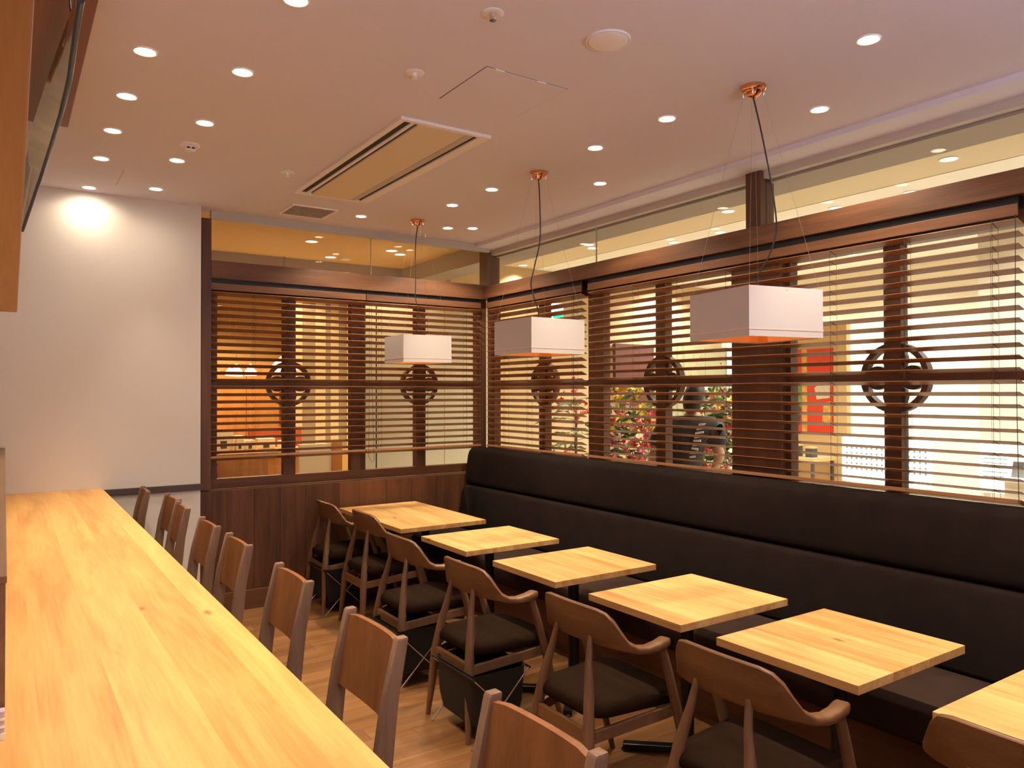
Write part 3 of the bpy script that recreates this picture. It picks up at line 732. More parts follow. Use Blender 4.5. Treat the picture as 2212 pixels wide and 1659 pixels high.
def make_armchair():
    t = thing('armchair', '', 'chair', (0, 0, 0), 0, 'wooden armchairs at the tables')
    half = [(0.080, -0.262, 0.650, 0.682, 0.046, 0), (0.065, -0.266, 0.648, 0.683, 0.052, 0), (0.02, -0.272, 0.642, 0.675, 0.052, 0), (-0.03, -0.270, 0.641, 0.669, 0.050, 0),
            (-0.07, -0.260, 0.645, 0.673, 0.044, 0), (-0.098, -0.246, 0.651, 0.690, 0.036, 0.002), (-0.120, -0.229, 0.656, 0.728, 0.028, 0.005), (-0.136, -0.209, 0.658, 0.768, 0.024, 0.010),
            (-0.149, -0.183, 0.660, 0.797, 0.021, 0.016), (-0.160, -0.148, 0.661, 0.808, 0.020, 0.020), (-0.170, -0.080, 0.662, 0.812, 0.020, 0.022), (-0.174, 0, 0.662, 0.813, 0.020, 0.022)]
    full = half + [(x, -y, a, b, w_, l) for x, y, a, b, w_, l in reversed(half[:-1])]
    rings = []
    for i, (x, y, zb, zt, w_, ln_) in enumerate(full):
        p = Vector((full[max(i - 1, 0)][0], full[max(i - 1, 0)][1])); q = Vector((full[min(i + 1, len(full) - 1)][0], full[min(i + 1, len(full) - 1)][1]))
        d = (q - p).normalized(); nrm = Vector((d.y, -d.x))      # outwards... towards the outside of the U
        if nrm.dot(Vector((x + 0.0, y)) - Vector((0.1, 0))) < 0: nrm = -nrm
        def pt(off, z, lean): return (x + nrm.x * (off + lean), y + nrm.y * (off + lean), z)
        e = min(0.006, w_ * 0.25)
        rings.append([pt(-w_ / 2, zb + e, 0), pt(-w_ / 2 + e, zb, 0), pt(w_ / 2 - e, zb, 0), pt(w_ / 2, zb + e, 0), pt(w_ / 2, zt - e, ln_), pt(w_ / 2 - e, zt, ln_), pt(-w_ / 2 + e, zt, ln_), pt(-w_ / 2, zt - e, ln_)])
    put('back_and_arms', MB().loft(rings), M_CHAIR, t, local=True, smooth=50)
    for s in (-1, 1):
        put('rear_leg', MB().tube([(-0.262, 0.202 * s, 0), (-0.248, 0.185 * s, 0.16), (-0.236, 0.168 * s, 0.33), (-0.214, 0.145 * s, 0.48), (-0.192, 0.118 * s, 0.60), (-0.172, 0.105 * s, 0.692)], [0.012, 0.019, 0.024, 0.021, 0.015, 0.012], 12), M_CHAIR_Z, t, local=True, smooth=60)
        put('front_leg', MB().tube([(0.255, 0.250 * s, 0), (0.205, 0.252 * s, 0.18), (0.150, 0.255 * s, 0.38), (0.095, 0.260 * s, 0.55), (0.058, 0.264 * s, 0.652)], [0.012, 0.017, 0.021, 0.018, 0.016], 12), M_CHAIR_Z, t, local=True, smooth=60)
        put('side_rail', MB().bar((-0.235, 0.170 * s, 0.325), (0.150, 0.245 * s, 0.378), 0.020, 0.046), M_CHAIR_Z, t, local=True, bevel=0.003)
    put('rear_rail', MB().bar((-0.236, -0.165, 0.33), (-0.236, 0.165, 0.33), 0.020, 0.055), M_CHAIR, t, local=True, bevel=0.003)
    put('front_rail', MB().bar((0.150, -0.245, 0.372), (0.150, 0.245, 0.372), 0.020, 0.050), M_CHAIR, t, local=True, bevel=0.003)
    prof = [(0.395, 0.95), (0.401, 0.985), (0.418, 1.0), (0.436, 0.985), (0.448, 0.93), (0.455, 0.78), (0.458, 0.4)]
    rings = []
    for z, f in prof:
        ring = []
        for x, y in rect_round(0.225, 0.225, 0.085, 5):
            wy = 1.0 + 0.10 * (x / 0.225)
            ring.append((-0.008 + x * f, y * f * wy * 0.98, z))
        rings.append(ring)
    put('seat', MB().loft(rings), M_SEAT, t, local=True, smooth=50, label='dark brown cushioned seat')
    return t


ac = make_armchair()
for i, (x, y, a, lb) in enumerate(((2.235, 5.650, 0, 'farthest wooden armchair, at the long table by the wainscot'), (2.285, 5.040, 0, 'second wooden armchair from the back, at the near half of the long table'),
                                   (2.105, 4.065, 0, 'third wooden armchair from the back, at the second table'), (2.075, 3.270, 0, 'fourth wooden armchair from the back, over a black luggage basket'),
                                   (2.095, 2.410, 0, 'fifth wooden armchair from the back, at the brightest square table'), (2.105, 1.655, 0, 'nearest wooden armchair shown with both sides, at the bottom of the picture'),
                                   (2.225, 0.845, 0, 'wooden armchair mostly hidden under the table at the right edge'))):
    place(ac, i == 0, lb, (x, y, 0), R(a))

# ---------------------------------------------------------------- counter chairs
def make_stool():
    t = thing('counter_chair', '', 'chair', (0, 0, 0), 0, 'high wooden chairs along the counter')
    # local x+ points away from the counter; back on the +x side
    for s in (-1, 1):
        sec = lambda x, z, hx: [(x - hx, 0.166 * s - 0.013, z), (x + hx, 0.166 * s - 0.013, z), (x + hx, 0.166 * s + 0.013, z), (x - hx, 0.166 * s + 0.013, z)]
        put('back_post', MB().loft([sec(0.060, 0, 0.017), sec(0.018, 0.35, 0.023), (sec(0.0, 0.68, 0.026)), sec(0.022, 0.85, 0.021), sec(0.055, 1.005, 0.016), sec(0.057, 1.012, 0.013)]), M_STOOL_P_LIT, t, local=True, smooth=30, bevel=0.002)
        put('front_leg', MB().loft([[(-0.37 + q[0], 0.175 * s + q[1], 0) for q in rect_round(0.014, 0.014, 0.004, 2)], [(-0.35 + q[0], 0.172 * s + q[1], 0.67) for q in rect_round(0.019, 0.019, 0.004, 2)]]), M_STOOL_P_LIT, t, local=True, smooth=40)
        put('side_rail', MB().box(-0.335, 0.0, 0.166 * s - 0.010, 0.166 * s + 0.010, 0.60, 0.665), M_STOOL, t, local=True)
    rings = []
    for k_ in range(9):
        u = -1 + 2 * k_ / 8; y = 0.153 * u; bow = 0.016 * (1 - u * u)
        def e(z, d, zt=0): return (0.0 + bow + d + {0: 0.018, 1: 0.052}[zt], y, z)
        zb = 0.792 + 0.010 * u * u; ztp = 1.002 - 0.004 * (1 - u * u) + (0 if abs(u) < 0.9 else -0.006)
        rings.append([e(zb, -0.008), e(zb, 0.008), e(ztp, 0.008, 1), e(ztp, -0.008, 1)])
    put('back_panel', MB().loft(rings), M_STOOL, t, local=True, smooth=30)
    put('footrest', MB().bar((-0.365, -0.172, 0.25), (-0.365, 0.172, 0.25), 0.022, 0.030), M_STOOL, t, local=True)
    put('rear_rail', MB().bar((0.0, -0.16, 0.635), (0.0, 0.16, 0.635), 0.020, 0.055), M_STOOL, t, local=True)
    rings = []
    for z, f in ((0.670, 0.97), (0.680, 1.0), (0.700, 0.99), (0.712, 0.93), (0.716, 0.7)):
        rings.append([(-0.185 + x * f, y * f, z) for x, y in rect_round(0.185, 0.175, 0.05, 4)])
    put('seat', MB().loft(rings), M_SEAT, t, local=True, smooth=50, label='dark cushioned seat')
    return t


st = make_stool()
for i, (x, y, a, lb) in enumerate(((0.818, 1.198, 1.5, 'nearest counter chair, cut off by the bottom of the picture'), (0.805, 1.970, 1, 'second nearest counter chair, with a large grained back panel'),
                                   (0.805, 2.680, 0, 'third counter chair from the camera, before the wooden floor'), (0.800, 3.416, 0, 'fourth counter chair from the camera, before the dark wainscot'),
                                   (0.795, 3.960, 0, 'fifth counter chair from the camera, at the right edge of the white wall'), (0.795, 4.640, -2, 'sixth counter chair from the camera, overlapping the one behind it'),
                                   (0.815, 5.055, 1, 'seventh counter chair, half hidden behind the sixth'), (0.730, 5.560, -3, 'farthest counter chair, against the dark rail of the white wall'))):
    place(st, i == 0, lb, (x, y, 0), R(a))

# ---------------------------------------------------------------- luggage baskets
def make_basket():
    t = thing('luggage_basket', '', 'basket', (0, 0, 0), 0, 'black luggage baskets under the chairs')
    o_, i_ = rect_round(0.150, 0.185, 0.03, 3), rect_round(0.144, 0.179, 0.026, 3)
    def R_(p, f, z): return [(x * f, y * f, z) for x, y in p]
    put('bag', MB().loft([R_(o_, 0.86, 0.085), R_(o_, 0.95, 0.16), R_(o_, 1.0, 0.325), R_(o_, 1.03, 0.335), R_(i_, 1.0, 0.33), R_(i_, 0.95, 0.16), R_(i_, 0.86, 0.092)]), M_BAG, t, local=True, smooth=40)
    for s in (-1, 1):
        put('frame_rod', MB().tube([(-0.165, 0.194 * s, 0.004), (0.155, 0.194 * s, 0.322)], 0.0045, 8), M_CHROME, t, local=True, smooth=60)
        put('frame_rod', MB().tube([(0.165, 0.203 * s, 0.004), (-0.155, 0.203 * s, 0.322)], 0.0045, 8), M_CHROME, t, local=True, smooth=60)
        put('top_rod', MB().tube([(0.158 * s, -0.203, 0.324), (0.158 * s, 0.203, 0.324)], 0.005, 8), M_BSTEEL, t, local=True, smooth=60)
    return t


bk = make_basket()
for i, (x, y, a, lb) in enumerate(((1.955, 3.190, 0, 'black luggage basket under the fourth armchair from the back'), (1.955, 3.985, 0, 'black luggage basket under the third armchair from the back'),
                                   (2.14, 5.60, 0, 'black luggage basket under the farthest armchair'))):
    place(bk, i == 0, lb, (x, y, 0), R(a))
#OUTSIDE
# ---------------------------------------------------------------- corridor beyond the right windows
M_FLOOR_OUT = mat_plain('pale_floor_tile', (0.55, 0.48, 0.38, 1), 0.35, noise=0.05, nscale=3)
M_SHOP = mat_plain('bright_shop_wall', (0.86, 0.82, 0.70, 1), 0.8)
M_SHOPC = mat_plain('shop_ceiling', (0.94, 0.93, 0.88, 1), 0.8)
M_CREAMW = mat_plain('cream_corridor_wall', (0.52, 0.39, 0.22, 1), 0.8)
M_OCHRE = mat_plain('ochre_wall', (0.58, 0.36, 0.13, 1), 0.8, noise=0.06, nscale=2)
M_OCHREC = mat_plain('ochre_ceiling', (0.66, 0.44, 0.20, 1), 0.85)
M_BAND = mat_plain('grey_bulkhead', (0.42, 0.36, 0.30, 1), 0.8)
M_ORANGEWOOD = mat_wood('orange_wood', (0.34, 0.13, 0.035, 1), (0.52, 0.23, 0.07, 1), 'Z', 0.5)
struct('floor_corridor', MB().box(3.84, 12.2, -4.0, 12.0, -0.10, 0.0), M_FLOOR_OUT)
struct('floor_next_room', MB().box(-1.6, 3.84, 6.16, 12.0, -0.10, 0.0), M_FLOOR_OUT)
struct('ceiling_corridor', MB().box(4.16, 5.88, -4.0, 12.0, 3.30, 3.40), mat_plain('cream_ceiling', (0.72, 0.62, 0.44, 1), 0.85))
struct('ceiling_shop', MB().box(5.88, 12.2, -4.0, 12.0, 3.295, 3.40), M_SHOPC)
struct('ceiling_next_room', MB().box(-1.6, 4.10, 6.06, 12.0, 3.10, 3.20), M_OCHREC)
struct('trim_13', MB().box(3.86, 4.16, -4.0, 8.05, 2.925, 3.14), M_BAND)                                   # grey bulkhead outside the right windows
struct('trim_14', MB().box(-1.6, 4.16, 8.05, 8.40, 2.99, 3.10), M_BAND)                                    # grey beam across the next room
struct('wall_shop', MB().box(9.6, 9.8, -4.0, 12.0, 0, 3.3), M_SHOP)
struct('wall_corridor_end', MB().box(4.6, 9.6, 8.2, 8.35, 0, 3.3), M_CREAMW)
struct('wall_corridor_near', MB().box(3.84, 9.6, -4.2, -4.0, 0, 3.3), M_SHOP)
struct('wall_shop_side', MB().box(7.2, 7.32, -4.0, 3.25, 0, 3.3), M_SHOP)                                  # nearer wall of the shop front
struct('wall_next_left', MB().box(-1.75, -1.6, 6.06, 12.0, 0, 3.1), M_OCHRE)
struct('wall_next_far', MB().box(-1.6, 4.6, 11.0, 11.15, 0, 3.1), M_OCHRE)

used_far = False
def make_far_light():
    t = thing('far_downlight', '', 'downlight', (0, 0, 0), 0, 'downlights outside the windows')
    n = 20
    rings = [[(r * math.cos(2 * math.pi * k / n), r * math.sin(2 * math.pi * k / n), z) for k in range(n)] for r, z in ((0.052, 0), (0.056, -0.006), (0.064, -0.006), (0.066, 0))]
    put('trim_ring', MB().loft(rings, cap=False), M_WHITE, t, local=True, smooth=50)
    put('lens', MB().lathe([(0.053, -0.003), (0.053, -0.001)], n=20), M_LENS_OUT, t, local=True)
    return t


fl = make_far_light()
def far_light(x, y, z, label, power, angle=130, color=WARM_OUT):
    global used_far
    t = place(fl, not used_far, label, (x, y, z)); used_far = True
    spot('lamp_beam', (0, 0, -0.02), power, color, angle, 0.6, t, radius=0.05)


for x, y, lb in ((5.545, 2.69, 'corridor downlight seen over the beam at the upper right'), (5.468, 4.59, 'corridor downlight seen just left of the post on the right beam'),
                 (5.408, 6.49, 'upper one of two corridor downlights close together by the glass seam'), (5.579, 6.63, 'lower one of two corridor downlights close together by the glass seam'),
                 (5.578, 8.02, 'corridor downlight seen just right of the corner post')):
    far_light(x, y, 3.30, lb, P_CORR)
for x, y, lb in ((6.113, 3.956, 'pale shop downlight above the right beam, right of the post'), (6.151, 3.302, 'pale shop downlight above the right beam, farthest right'),
                 (6.054, 5.219, 'pale shop downlight touching the beam left of the post'), (6.044, 5.849, 'pale shop downlight touching the beam, left of the one near the post')):
    far_light(x + 0.04, y, 3.295, lb, P_CORR, color=(1, 0.95, 0.82))
for i, (x, y) in enumerate(((8.4, 6.8), (8.4, 5.2), (8.4, 3.6), (6.8, 1.9), (6.6, 0.2), (8.2, 7.8))):
    far_light(x, y, 3.295, ('first', 'second', 'third', 'fourth', 'fifth', 'sixth')[i] + ' shop ceiling lamp hidden by the beam over the right windows', P_OUT, 150, (1, 0.95, 0.82))
for x, y, lb in ((2.432, 7.044, 'downlight of the next room, left one above the back beam'), (2.883, 7.75, 'downlight of the next room beside its small detector'),
                 (3.271, 7.054, 'upper left one of the paired downlights above the back beam'), (3.431, 7.195, 'lower right one of the paired downlights above the back beam'),
                 (2.900, 8.60, 'small downlight of the next room beyond the grey beam')):
    far_light(x, y, 3.10, lb, P_NEXT, 120, (1, 0.72, 0.38))
for x, y, lb in ((2.20, 9.6, 'left one of the two ceiling lamps behind the first blind'), (2.28, 9.7, 'right one of the two small ceiling lamps behind the first blind'),
                 (2.62, 9.4, 'single ceiling lamp behind the first blind, above the hanging lamps')):
    far_light(x, y, 3.10, lb, P_NEXT * 2.2, 140, (1, 0.72, 0.38))
t = thing('far_detector', 'tiny detector on the ceiling of the next room', 'detector', (3.05, 7.75, 3.10))
put('detector_base', MB().lathe([(0.05, 0), (0.05, -0.012), (0.03, -0.02)], n=16), M_WHITE, t, local=True, smooth=40)

# exit light
t = thing('exit_light', 'glowing green and white exit light behind the corner blind', 'sign', (6.15, 8.12, 2.55))
M_EXW = mat_plain('exit_white', (0.8, 1, 0.95, 1), 0.4, emit=(0.75, 1.0, 0.92, 1), estr=2.5)
M_EXG = mat_plain('exit_green', (0.0, 0.5, 0.25, 1), 0.4, emit=(0.0, 0.62, 0.30, 1), estr=1.2)
put('sign_box', MB().box(-0.165, 0.165, 0.0, 0.08, 0.0, 0.31), M_WHITE, t, local=True, bevel=0.004)
put('white_face', MB().box(-0.155, 0.155, -0.006, 0.0, 0.16, 0.30), M_EXW, t, local=True)
put('green_face', MB().box(-0.155, 0.155, -0.006, 0.0, 0.01, 0.158), M_EXG, t, local=True)
k = MB().lathe([(0.014, 0.0), (0.014, 0.002)], (0, 0, 0), 12).xf(Matrix.Rotation(R(90), 4, 'X'))
k.xf(Matrix.Translation((-0.03, -0.007, 0.132)))
k.bar((-0.035, -0.0075, 0.115), (-0.055, -0.0075, 0.075), 0.003, 0.026, (0, 1, 0)).bar((-0.055, -0.0075, 0.075), (-0.02, -0.0075, 0.05), 0.003, 0.016, (0, 1, 0)).bar((-0.02, -0.0075, 0.05), (-0.03, -0.0075, 0.022), 0.003, 0.014, (0, 1, 0)).bar((-0.055, -0.0075, 0.075), (-0.085, -0.0075, 0.04), 0.003, 0.016, (0, 1, 0)).bar((-0.035, -0.0075, 0.11), (-0.005, -0.0075, 0.085), 0.003, 0.012, (0, 1, 0)).bar((-0.04, -0.0075, 0.11), (-0.075, -0.0075, 0.10), 0.003, 0.012, (0, 1, 0))
put('running_figure', k, M_EXW, t, local=True)
put('ceiling_rod', MB().box(-0.01, 0.01, 0.03, 0.05, 0.31, 0.75), M_WHITE, t, local=True)

# poster, maroon board, pale picture panel, bright display boards
M_RED = mat_plain('poster_red', (0.62, 0.05, 0.02, 1), 0.5, noise=0.1, nscale=6)
M_PGREEN = mat_plain('poster_green', (0.14, 0.26, 0.06, 1), 0.5, noise=0.7, nscale=9)
M_PGOLD = mat_plain('poster_gold', (0.60, 0.34, 0.08, 1), 0.5, noise=0.6, nscale=22)
M_PDARK = mat_plain('poster_dark', (0.06, 0.07, 0.07, 1), 0.5, noise=0.6, nscale=8)
M_TAN = mat_plain('tan_panel', (0.60, 0.42, 0.20, 1), 0.7)
t = thing('poster', 'large red poster with gold and green print right of the thick column', 'poster', (8.018, 5.55, 1.16))
put('poster_sheet', MB().box(0, 0.02, -0.33, 0.33, 0.0, 1.0), M_RED, t, local=True)
put('gold_stripe', MB().box(-0.003, 0, 0.00, 0.07, 0.0, 1.0), M_PGOLD, t, local=True)
put('green_print', MB().box(-0.002, 0, 0.075, 0.325, 0.30, 0.60), M_PGREEN, t, local=True)
put('dark_print', MB().prism([(0.30, 0.10), (0.10, 0.09), (0.085, 0.30), (0.16, 0.36), (0.22, 0.28), (0.31, 0.33)], 'X', -0.004, -0.002), M_PDARK, t, local=True)
put('pale_print', MB().prism([(-0.13, 0.40), (-0.30, 0.42), (-0.31, 0.56), (-0.20, 0.60), (-0.10, 0.54)], 'X', -0.003, 0), mat_plain('poster_pale', (0.62, 0.52, 0.38, 1), 0.6, noise=0.4, nscale=14), t, local=True)
put('brown_print', MB().prism([(-0.20, 0.14), (-0.32, 0.12), (-0.32, 0.38), (-0.22, 0.36)], 'X', -0.003, 0), M_PGOLD, t, local=True)
put('green_leaf', MB().prism([(0.17, 0.45), (0.12, 0.62), (0.17, 0.78), (0.22, 0.62)], 'X', -0.005, -0.002), mat_plain('leaf_print', (0.30, 0.45, 0.10, 1), 0.5), t, local=True)
struct('wall_display', MB().box(8.04, 8.12, 5.05, 6.3, 0, 2.45), M_TAN)
t = thing('maroon_board', 'dark maroon board behind the flowers at the left of the wide blind', 'board', (7.65, 8.16, 0))
put('board_panel', MB().box(-0.38, 0.38, -0.02, 0.035, 1.45, 2.35), mat_plain('maroon', (0.085, 0.016, 0.012, 1), 0.6, noise=0.2, nscale=3), t, local=True)
for x in (-0.34, 0.34):
    put('board_post', MB().box(x - 0.025, x + 0.025, -0.015, 0.035, 0, 1.45), M_CORD, t, local=True)
put('white_tag', MB().prism([(-0.05, 1.60), (0.01, 1.60), (0.03, 1.74), (-0.03, 1.74)], 'Y', -0.026, -0.02), M_WHITE, t, local=True)
t = thing('blossom_screen', 'pale green folding screen with blossom print behind the person', 'screen', (8.85, 8.10, 0))
M_SCREEN = mat_plain('screen_pale', (0.27, 0.265, 0.15, 1), 0.7, noise=0.12, nscale=2.5)
M_BLOS = mat_plain('blossom', (0.42, 0.22, 0.14, 1), 0.7)
rb = random.Random(3)
for i in range(3):
    x0 = -0.72 + i * 0.48
    put('screen_panel', MB().box(x0, x0 + 0.472, -0.015, 0.015, 0.0, 2.36), M_SCREEN, t, local=True)
    k = MB()
    for q in range(16):
        x = x0 + 0.08 + rb.random() * 0.31; z = 1.5 + rb.random() * 0.75
        k.prism([(x + 0.022 * math.cos(a) * rb.uniform(.6, 1.3), z + 0.026 * math.sin(a)) for a in [2 * math.pi * j / 7 for j in range(7)]], 'Y', -0.018, -0.0155)
    o = put('blossom_print', k, M_BLOS, t, local=True); o['kind'] = 'stuff'

M_LBOX = mat_plain('light_box', (0.9, 1, 1, 1), 0.4, emit=(0.90, 1.0, 0.98, 1), estr=1.6)
M_DOT = mat_plain('grey_dots', (0.35, 0.45, 0.45, 1), 0.6)
def light_board(lb, x, y0, y1, z0, z1, dots):
    t = thing('light_board', lb, 'sign', (x, (y0 + y1) / 2, 0), 0, 'glowing white boards in the shop')
    hy = (y1 - y0) / 2
    put('board_case', MB().box(0.0, 0.08, -hy - 0.01, hy + 0.01, z0 - 0.01, z1 + 0.01), M_WHITE, t, local=True)
    put('glowing_face', MB().box(-0.006, 0.0, -hy, hy, z0, z1), M_LBOX, t, local=True)
    if dots:
        k = MB()
        for i in range(16):
            for j in range(5):
                y = -hy + 0.05 + i * (2 * hy - 0.1) / 15; z = z0 + (z1 - z0) * (0.30 + 0.48 * j / 4)
                k.box(-0.0085, -0.006, y - 0.010, y + 0.010, z - 0.010, z + 0.010)
        o = put('dot_print', k, M_DOT, t, local=True); o['kind'] = 'stuff'
    else:
        k = MB()
        for j in range(6):
            k.box(-0.0075, -0.006, -hy + 0.04, hy - 0.03, z0 + (z1 - z0) * (0.32 + 0.09 * j), z0 + (z1 - z0) * (0.32 + 0.09 * j) + 0.008)
        put('line_print', k, M_DOT, t, local=True)
    put('board_stand', MB().box(0.02, 0.06, -hy + 0.02, -hy + 0.06, 0, z0 - 0.01).box(0.02, 0.06, hy - 0.06, hy - 0.02, 0, z0 - 0.01), M_WHITE, t, local=True)
light_board('wide glowing white board with a grid of grey dots behind the wide blind', 7.0, 3.567, 4.445, 0.765, 1.188, True)
light_board('narrow glowing white board with grey lines near the right edge', 7.0, 2.90, 3.16, 0.79, 1.21, False)
t = thing('till', 'small grey till terminal beside the narrow glowing board', 'terminal', (6.9, 2.80, 0.95))
put('till_body', MB().prism([(-0.06, 0), (0.06, 0), (0.05, 0.22), (0.02, 0.24)], 'Y', -0.05, 0.05), mat_plain('grey_plastic', (0.22, 0.24, 0.24, 1), 0.5), t, local=True)
put('till_screen', MB().obox((-0.035, 0, 0.20), (0.004, 0, -0.002), (0, 0.07, 0), (0.02, 0, 0.07)), M_WHITE, t, local=True)
sd = thing('shop_counter', 'pale shop counter carrying the till near the right edge', 'counter', (7.0, 2.7, 0))
put('counter_body', MB().box(6.75, 7.15, 2.55, 2.86, 0, 0.92), M_SHOP, sd)
put('counter_top', MB().box(6.72, 7.17, 2.53, 2.88, 0.92, 0.949), M_WHITE, sd, bevel=0.003)
# low display shelf under the poster
t = thing('display_shelf', 'tan display table with dark goods below the red poster', 'shelf', (7.75, 5.6, 0))
put('shelf_top', MB().box(7.55, 7.98, 5.15, 6.05, 0.86, 0.90), M_TAN, t)
for x, y in ((7.57, 5.17), (7.57, 6.01), (7.94, 5.17), (7.94, 6.01)):
    put('leg', MB().box(x, x + 0.03, y, y + 0.03, 0, 0.86), M_RAIL, t)
for i, (y, h) in enumerate(((5.28, 0.10), (5.47, 0.12), (5.66, 0.12), (5.83, 0.09))):
    o = thing('goods_box', ['nearest', 'second', 'third', 'farthest'][i] + ' dark box on the display table below the red poster', 'box', (7.70, y, 0.9005), 0, 'dark boxes on the display table')
    put('box_body', MB().box(-0.05, 0.05, -0.045, 0.045, 0, h), M_PDARK, o, local=True, bevel=0.003)
    put('box_lid', MB().box(-0.053, 0.053, -0.048, 0.048, h, h + 0.02), M_TAN, o, local=True, bevel=0.002)

# ---------------------------------------------------------------- celebration flowers and plant
M_LEAF = mat_plain('leaf_green', (0.05, 0.12, 0.02, 1), 0.6, noise=0.5, nscale=8)
M_YEL = mat_plain('yellow_petals', (0.85, 0.62, 0.06, 1), 0.6, noise=0.2, nscale=20)
M_PINK = mat_plain('pink_petals', (0.80, 0.12, 0.22, 1), 0.6, noise=0.4, nscale=20)
M_REDF = mat_plain('red_petals', (0.70, 0.04, 0.02, 1), 0.6, noise=0.3, nscale=20)
M_WHITEF = mat_plain('white_petals', (0.82, 0.76, 0.62, 1), 0.6)
def blossoms(name, mat, pts, r, parent, rnd):
    k = MB()
    for p in pts:
        n = 5
        ax = Vector((rnd.uniform(-1, 1), rnd.uniform(-1, 1), rnd.uniform(-.3, 1))).normalized()
        u = ax.orthogonal().normalized(); v = ax.cross(u)
        rr = r * rnd.uniform(0.7, 1.25)
        vs = [Vector(p)]
        for j in range(2 * n):
            a = math.pi * j / n; q = rr * (1.0 if j % 2 == 0 else 0.55)
            vs.append(Vector(p) + (u * math.cos(a) + v * math.sin(a)) * q + ax * rr * (0.45 if j % 2 == 0 else 0.15))
        vs.append(Vector(p) - ax * rr * 0.5)
        fs = [(0, 1 + j, 1 + (j + 1) % (2 * n)) for j in range(2 * n)] + [(2 * n + 1, 1 + (j + 1) % (2 * n), 1 + j) for j in range(2 * n)]
        k.add(vs, fs)
    o = put(name, k, mat, parent); o['kind'] = 'stuff'
    return o
def leaves(name, pts, ln, wd, parent, rnd, mat=None):
    k = MB()
    for p in pts:
        d = Vector((rnd.uniform(-1, 1), rnd.uniform(-1, 1), rnd.uniform(-.4, .7))).normalized(); s = d.orthogonal().normalized() * wd; l = ln * rnd.uniform(.6, 1.2)
        p = Vector(p); up = d.cross(s).normalized() * wd * 0.35
        k.add([p, p + d * l * .45 + s + up, p + d * l, p + d * l * .45 - s + up, p + d * l * .45 - up * .6], [(0, 1, 4), (1, 2, 4), (2, 3, 4), (3, 0, 4)])
    o = put(name, k, mat or M_LEAF, parent); o['kind'] = 'stuff'
    return o
def flower_stand(lb, x, y, rx, ry, zs, cols, seed, h0=0.25):
    rnd = random.Random(seed)
    t = thing('flower_stand', lb, 'flowers', (x, y, 0), 0, 'celebration flower stands outside')
    for a in (90, 210, 330):
        put('stand_leg', MB().tube([(x + 0.26 * math.cos(R(a)), y + 0.26 * math.sin(R(a)), 0), (x + 0.02 * math.cos(R(a)), y + 0.02 * math.sin(R(a)), zs[0] + 0.1)], 0.012, 6), M_BSTEEL, t)
    put('vase', MB().lathe([(0.09, zs[0] - 0.12), (0.14, zs[0]), (0.15, zs[0] + 0.06)], (x, y, 0), 16), M_WHITE, t, smooth=40)
    def cloud(n, za, zb, q=1.0):
        out = []
        for _ in range(n):
            a = rnd.uniform(0, 2 * math.pi); r = math.sqrt(rnd.random())
            z = rnd.uniform(za, zb); f = 0.72 + 0.28 * math.sin(math.pi * (z - zs[0]) / (zs[1] - zs[0] + 1e-6))
            out.append((x + rx * r * math.cos(a) * q * f, y + ry * r * math.sin(a) * q * f, z))
        return out
    leaves('foliage', cloud(260, zs[0], zs[1] - 0.05), 0.16, 0.028, t, rnd)
    for nm, m, n, za, zb, r in cols:
        blossoms(nm, m, cloud(n, za, zb, 1.05), r, t, rnd)
    return t
flower_stand('tall flower stand with yellow, pink and red blossoms left of the person', 5.0, 5.42, 0.34, 0.36, (0.62, 1.72),
             (('yellow_blossoms', M_YEL, 95, 1.25, 1.70, 0.045), ('pink_blossoms', M_PINK, 110, 0.85, 1.45, 0.042), ('red_blossoms', M_REDF, 95, 0.70, 1.70, 0.040), ('white_blossoms', M_WHITEF, 70, 0.65, 1.72, 0.036)), 11)
flower_stand('flower stand with red and white blossoms right of the person, by the thick column', 5.66, 4.80, 0.26, 0.30, (0.70, 1.72),
             (('red_blossoms', M_REDF, 80, 0.75, 1.55, 0.045), ('white_blossoms', M_WHITEF, 85, 0.8, 1.72, 0.045), ('orange_blossoms', M_YEL, 50, 1.3, 1.7, 0.04), ('pink_blossoms', M_PINK, 40, 1.2, 1.7, 0.04)), 12)
t = thing('potted_palm', 'green palm with red flowers behind the right end of the corner blind', 'plant', (5.20, 6.47, 0))
rnd = random.Random(5)
put('pot', MB().lathe([(0.13, 0), (0.17, 0.32), (0.18, 0.33), (0.15, 0.33)], (5.20, 6.47, 0), 20), M_WHITE, t, smooth=40)
put('stem', MB().tube([(5.20, 6.47, 0.3), (5.18, 6.45, 0.9), (5.21, 6.48, 1.5)], [0.02, 0.016, 0.01], 7), M_RAIL, t, smooth=60)
for j in range(15):
    a = 2.4 * j; z = 0.85 + 0.055 * j; d = Vector((math.cos(a), math.sin(a), 0))
    k = MB()
    b = Vector((5.20, 6.47, z))
    pts = [b + d * s_ + Vector((0, 0, 0.10 * s_ / 0.3 - 1.1 * s_ * s_)) for s_ in (0, .09, .18, .27, .36)]
    k.tube(pts, 0.003, 4)
    for q in range(1, 5):
        for s_ in (-1, 1):
            sd_ = Vector((-d.y, d.x, 0)) * s_
            p = pts[q]
            k.add([p, p + sd_ * 0.06 + d * 0.05 + Vector((0, 0, 0.01)), p + sd_ * 0.11 + d * 0.10 - Vector((0, 0, 0.03)), p + sd_ * 0.05 + d * 0.07 - Vector((0, 0, 0.012))], [(0, 1, 2, 3)])
    put('frond', k, M_LEAF, t)
blossoms('red_blossoms', M_REDF, [(5.20 + rnd.uniform(-.2, .2), 6.47 + rnd.uniform(-.2, .2), rnd.choice((0.95, 1.0, 1.45, 1.6, 1.75)) + rnd.uniform(-.1, .1)) for _ in range(45)], 0.035, t, rnd)

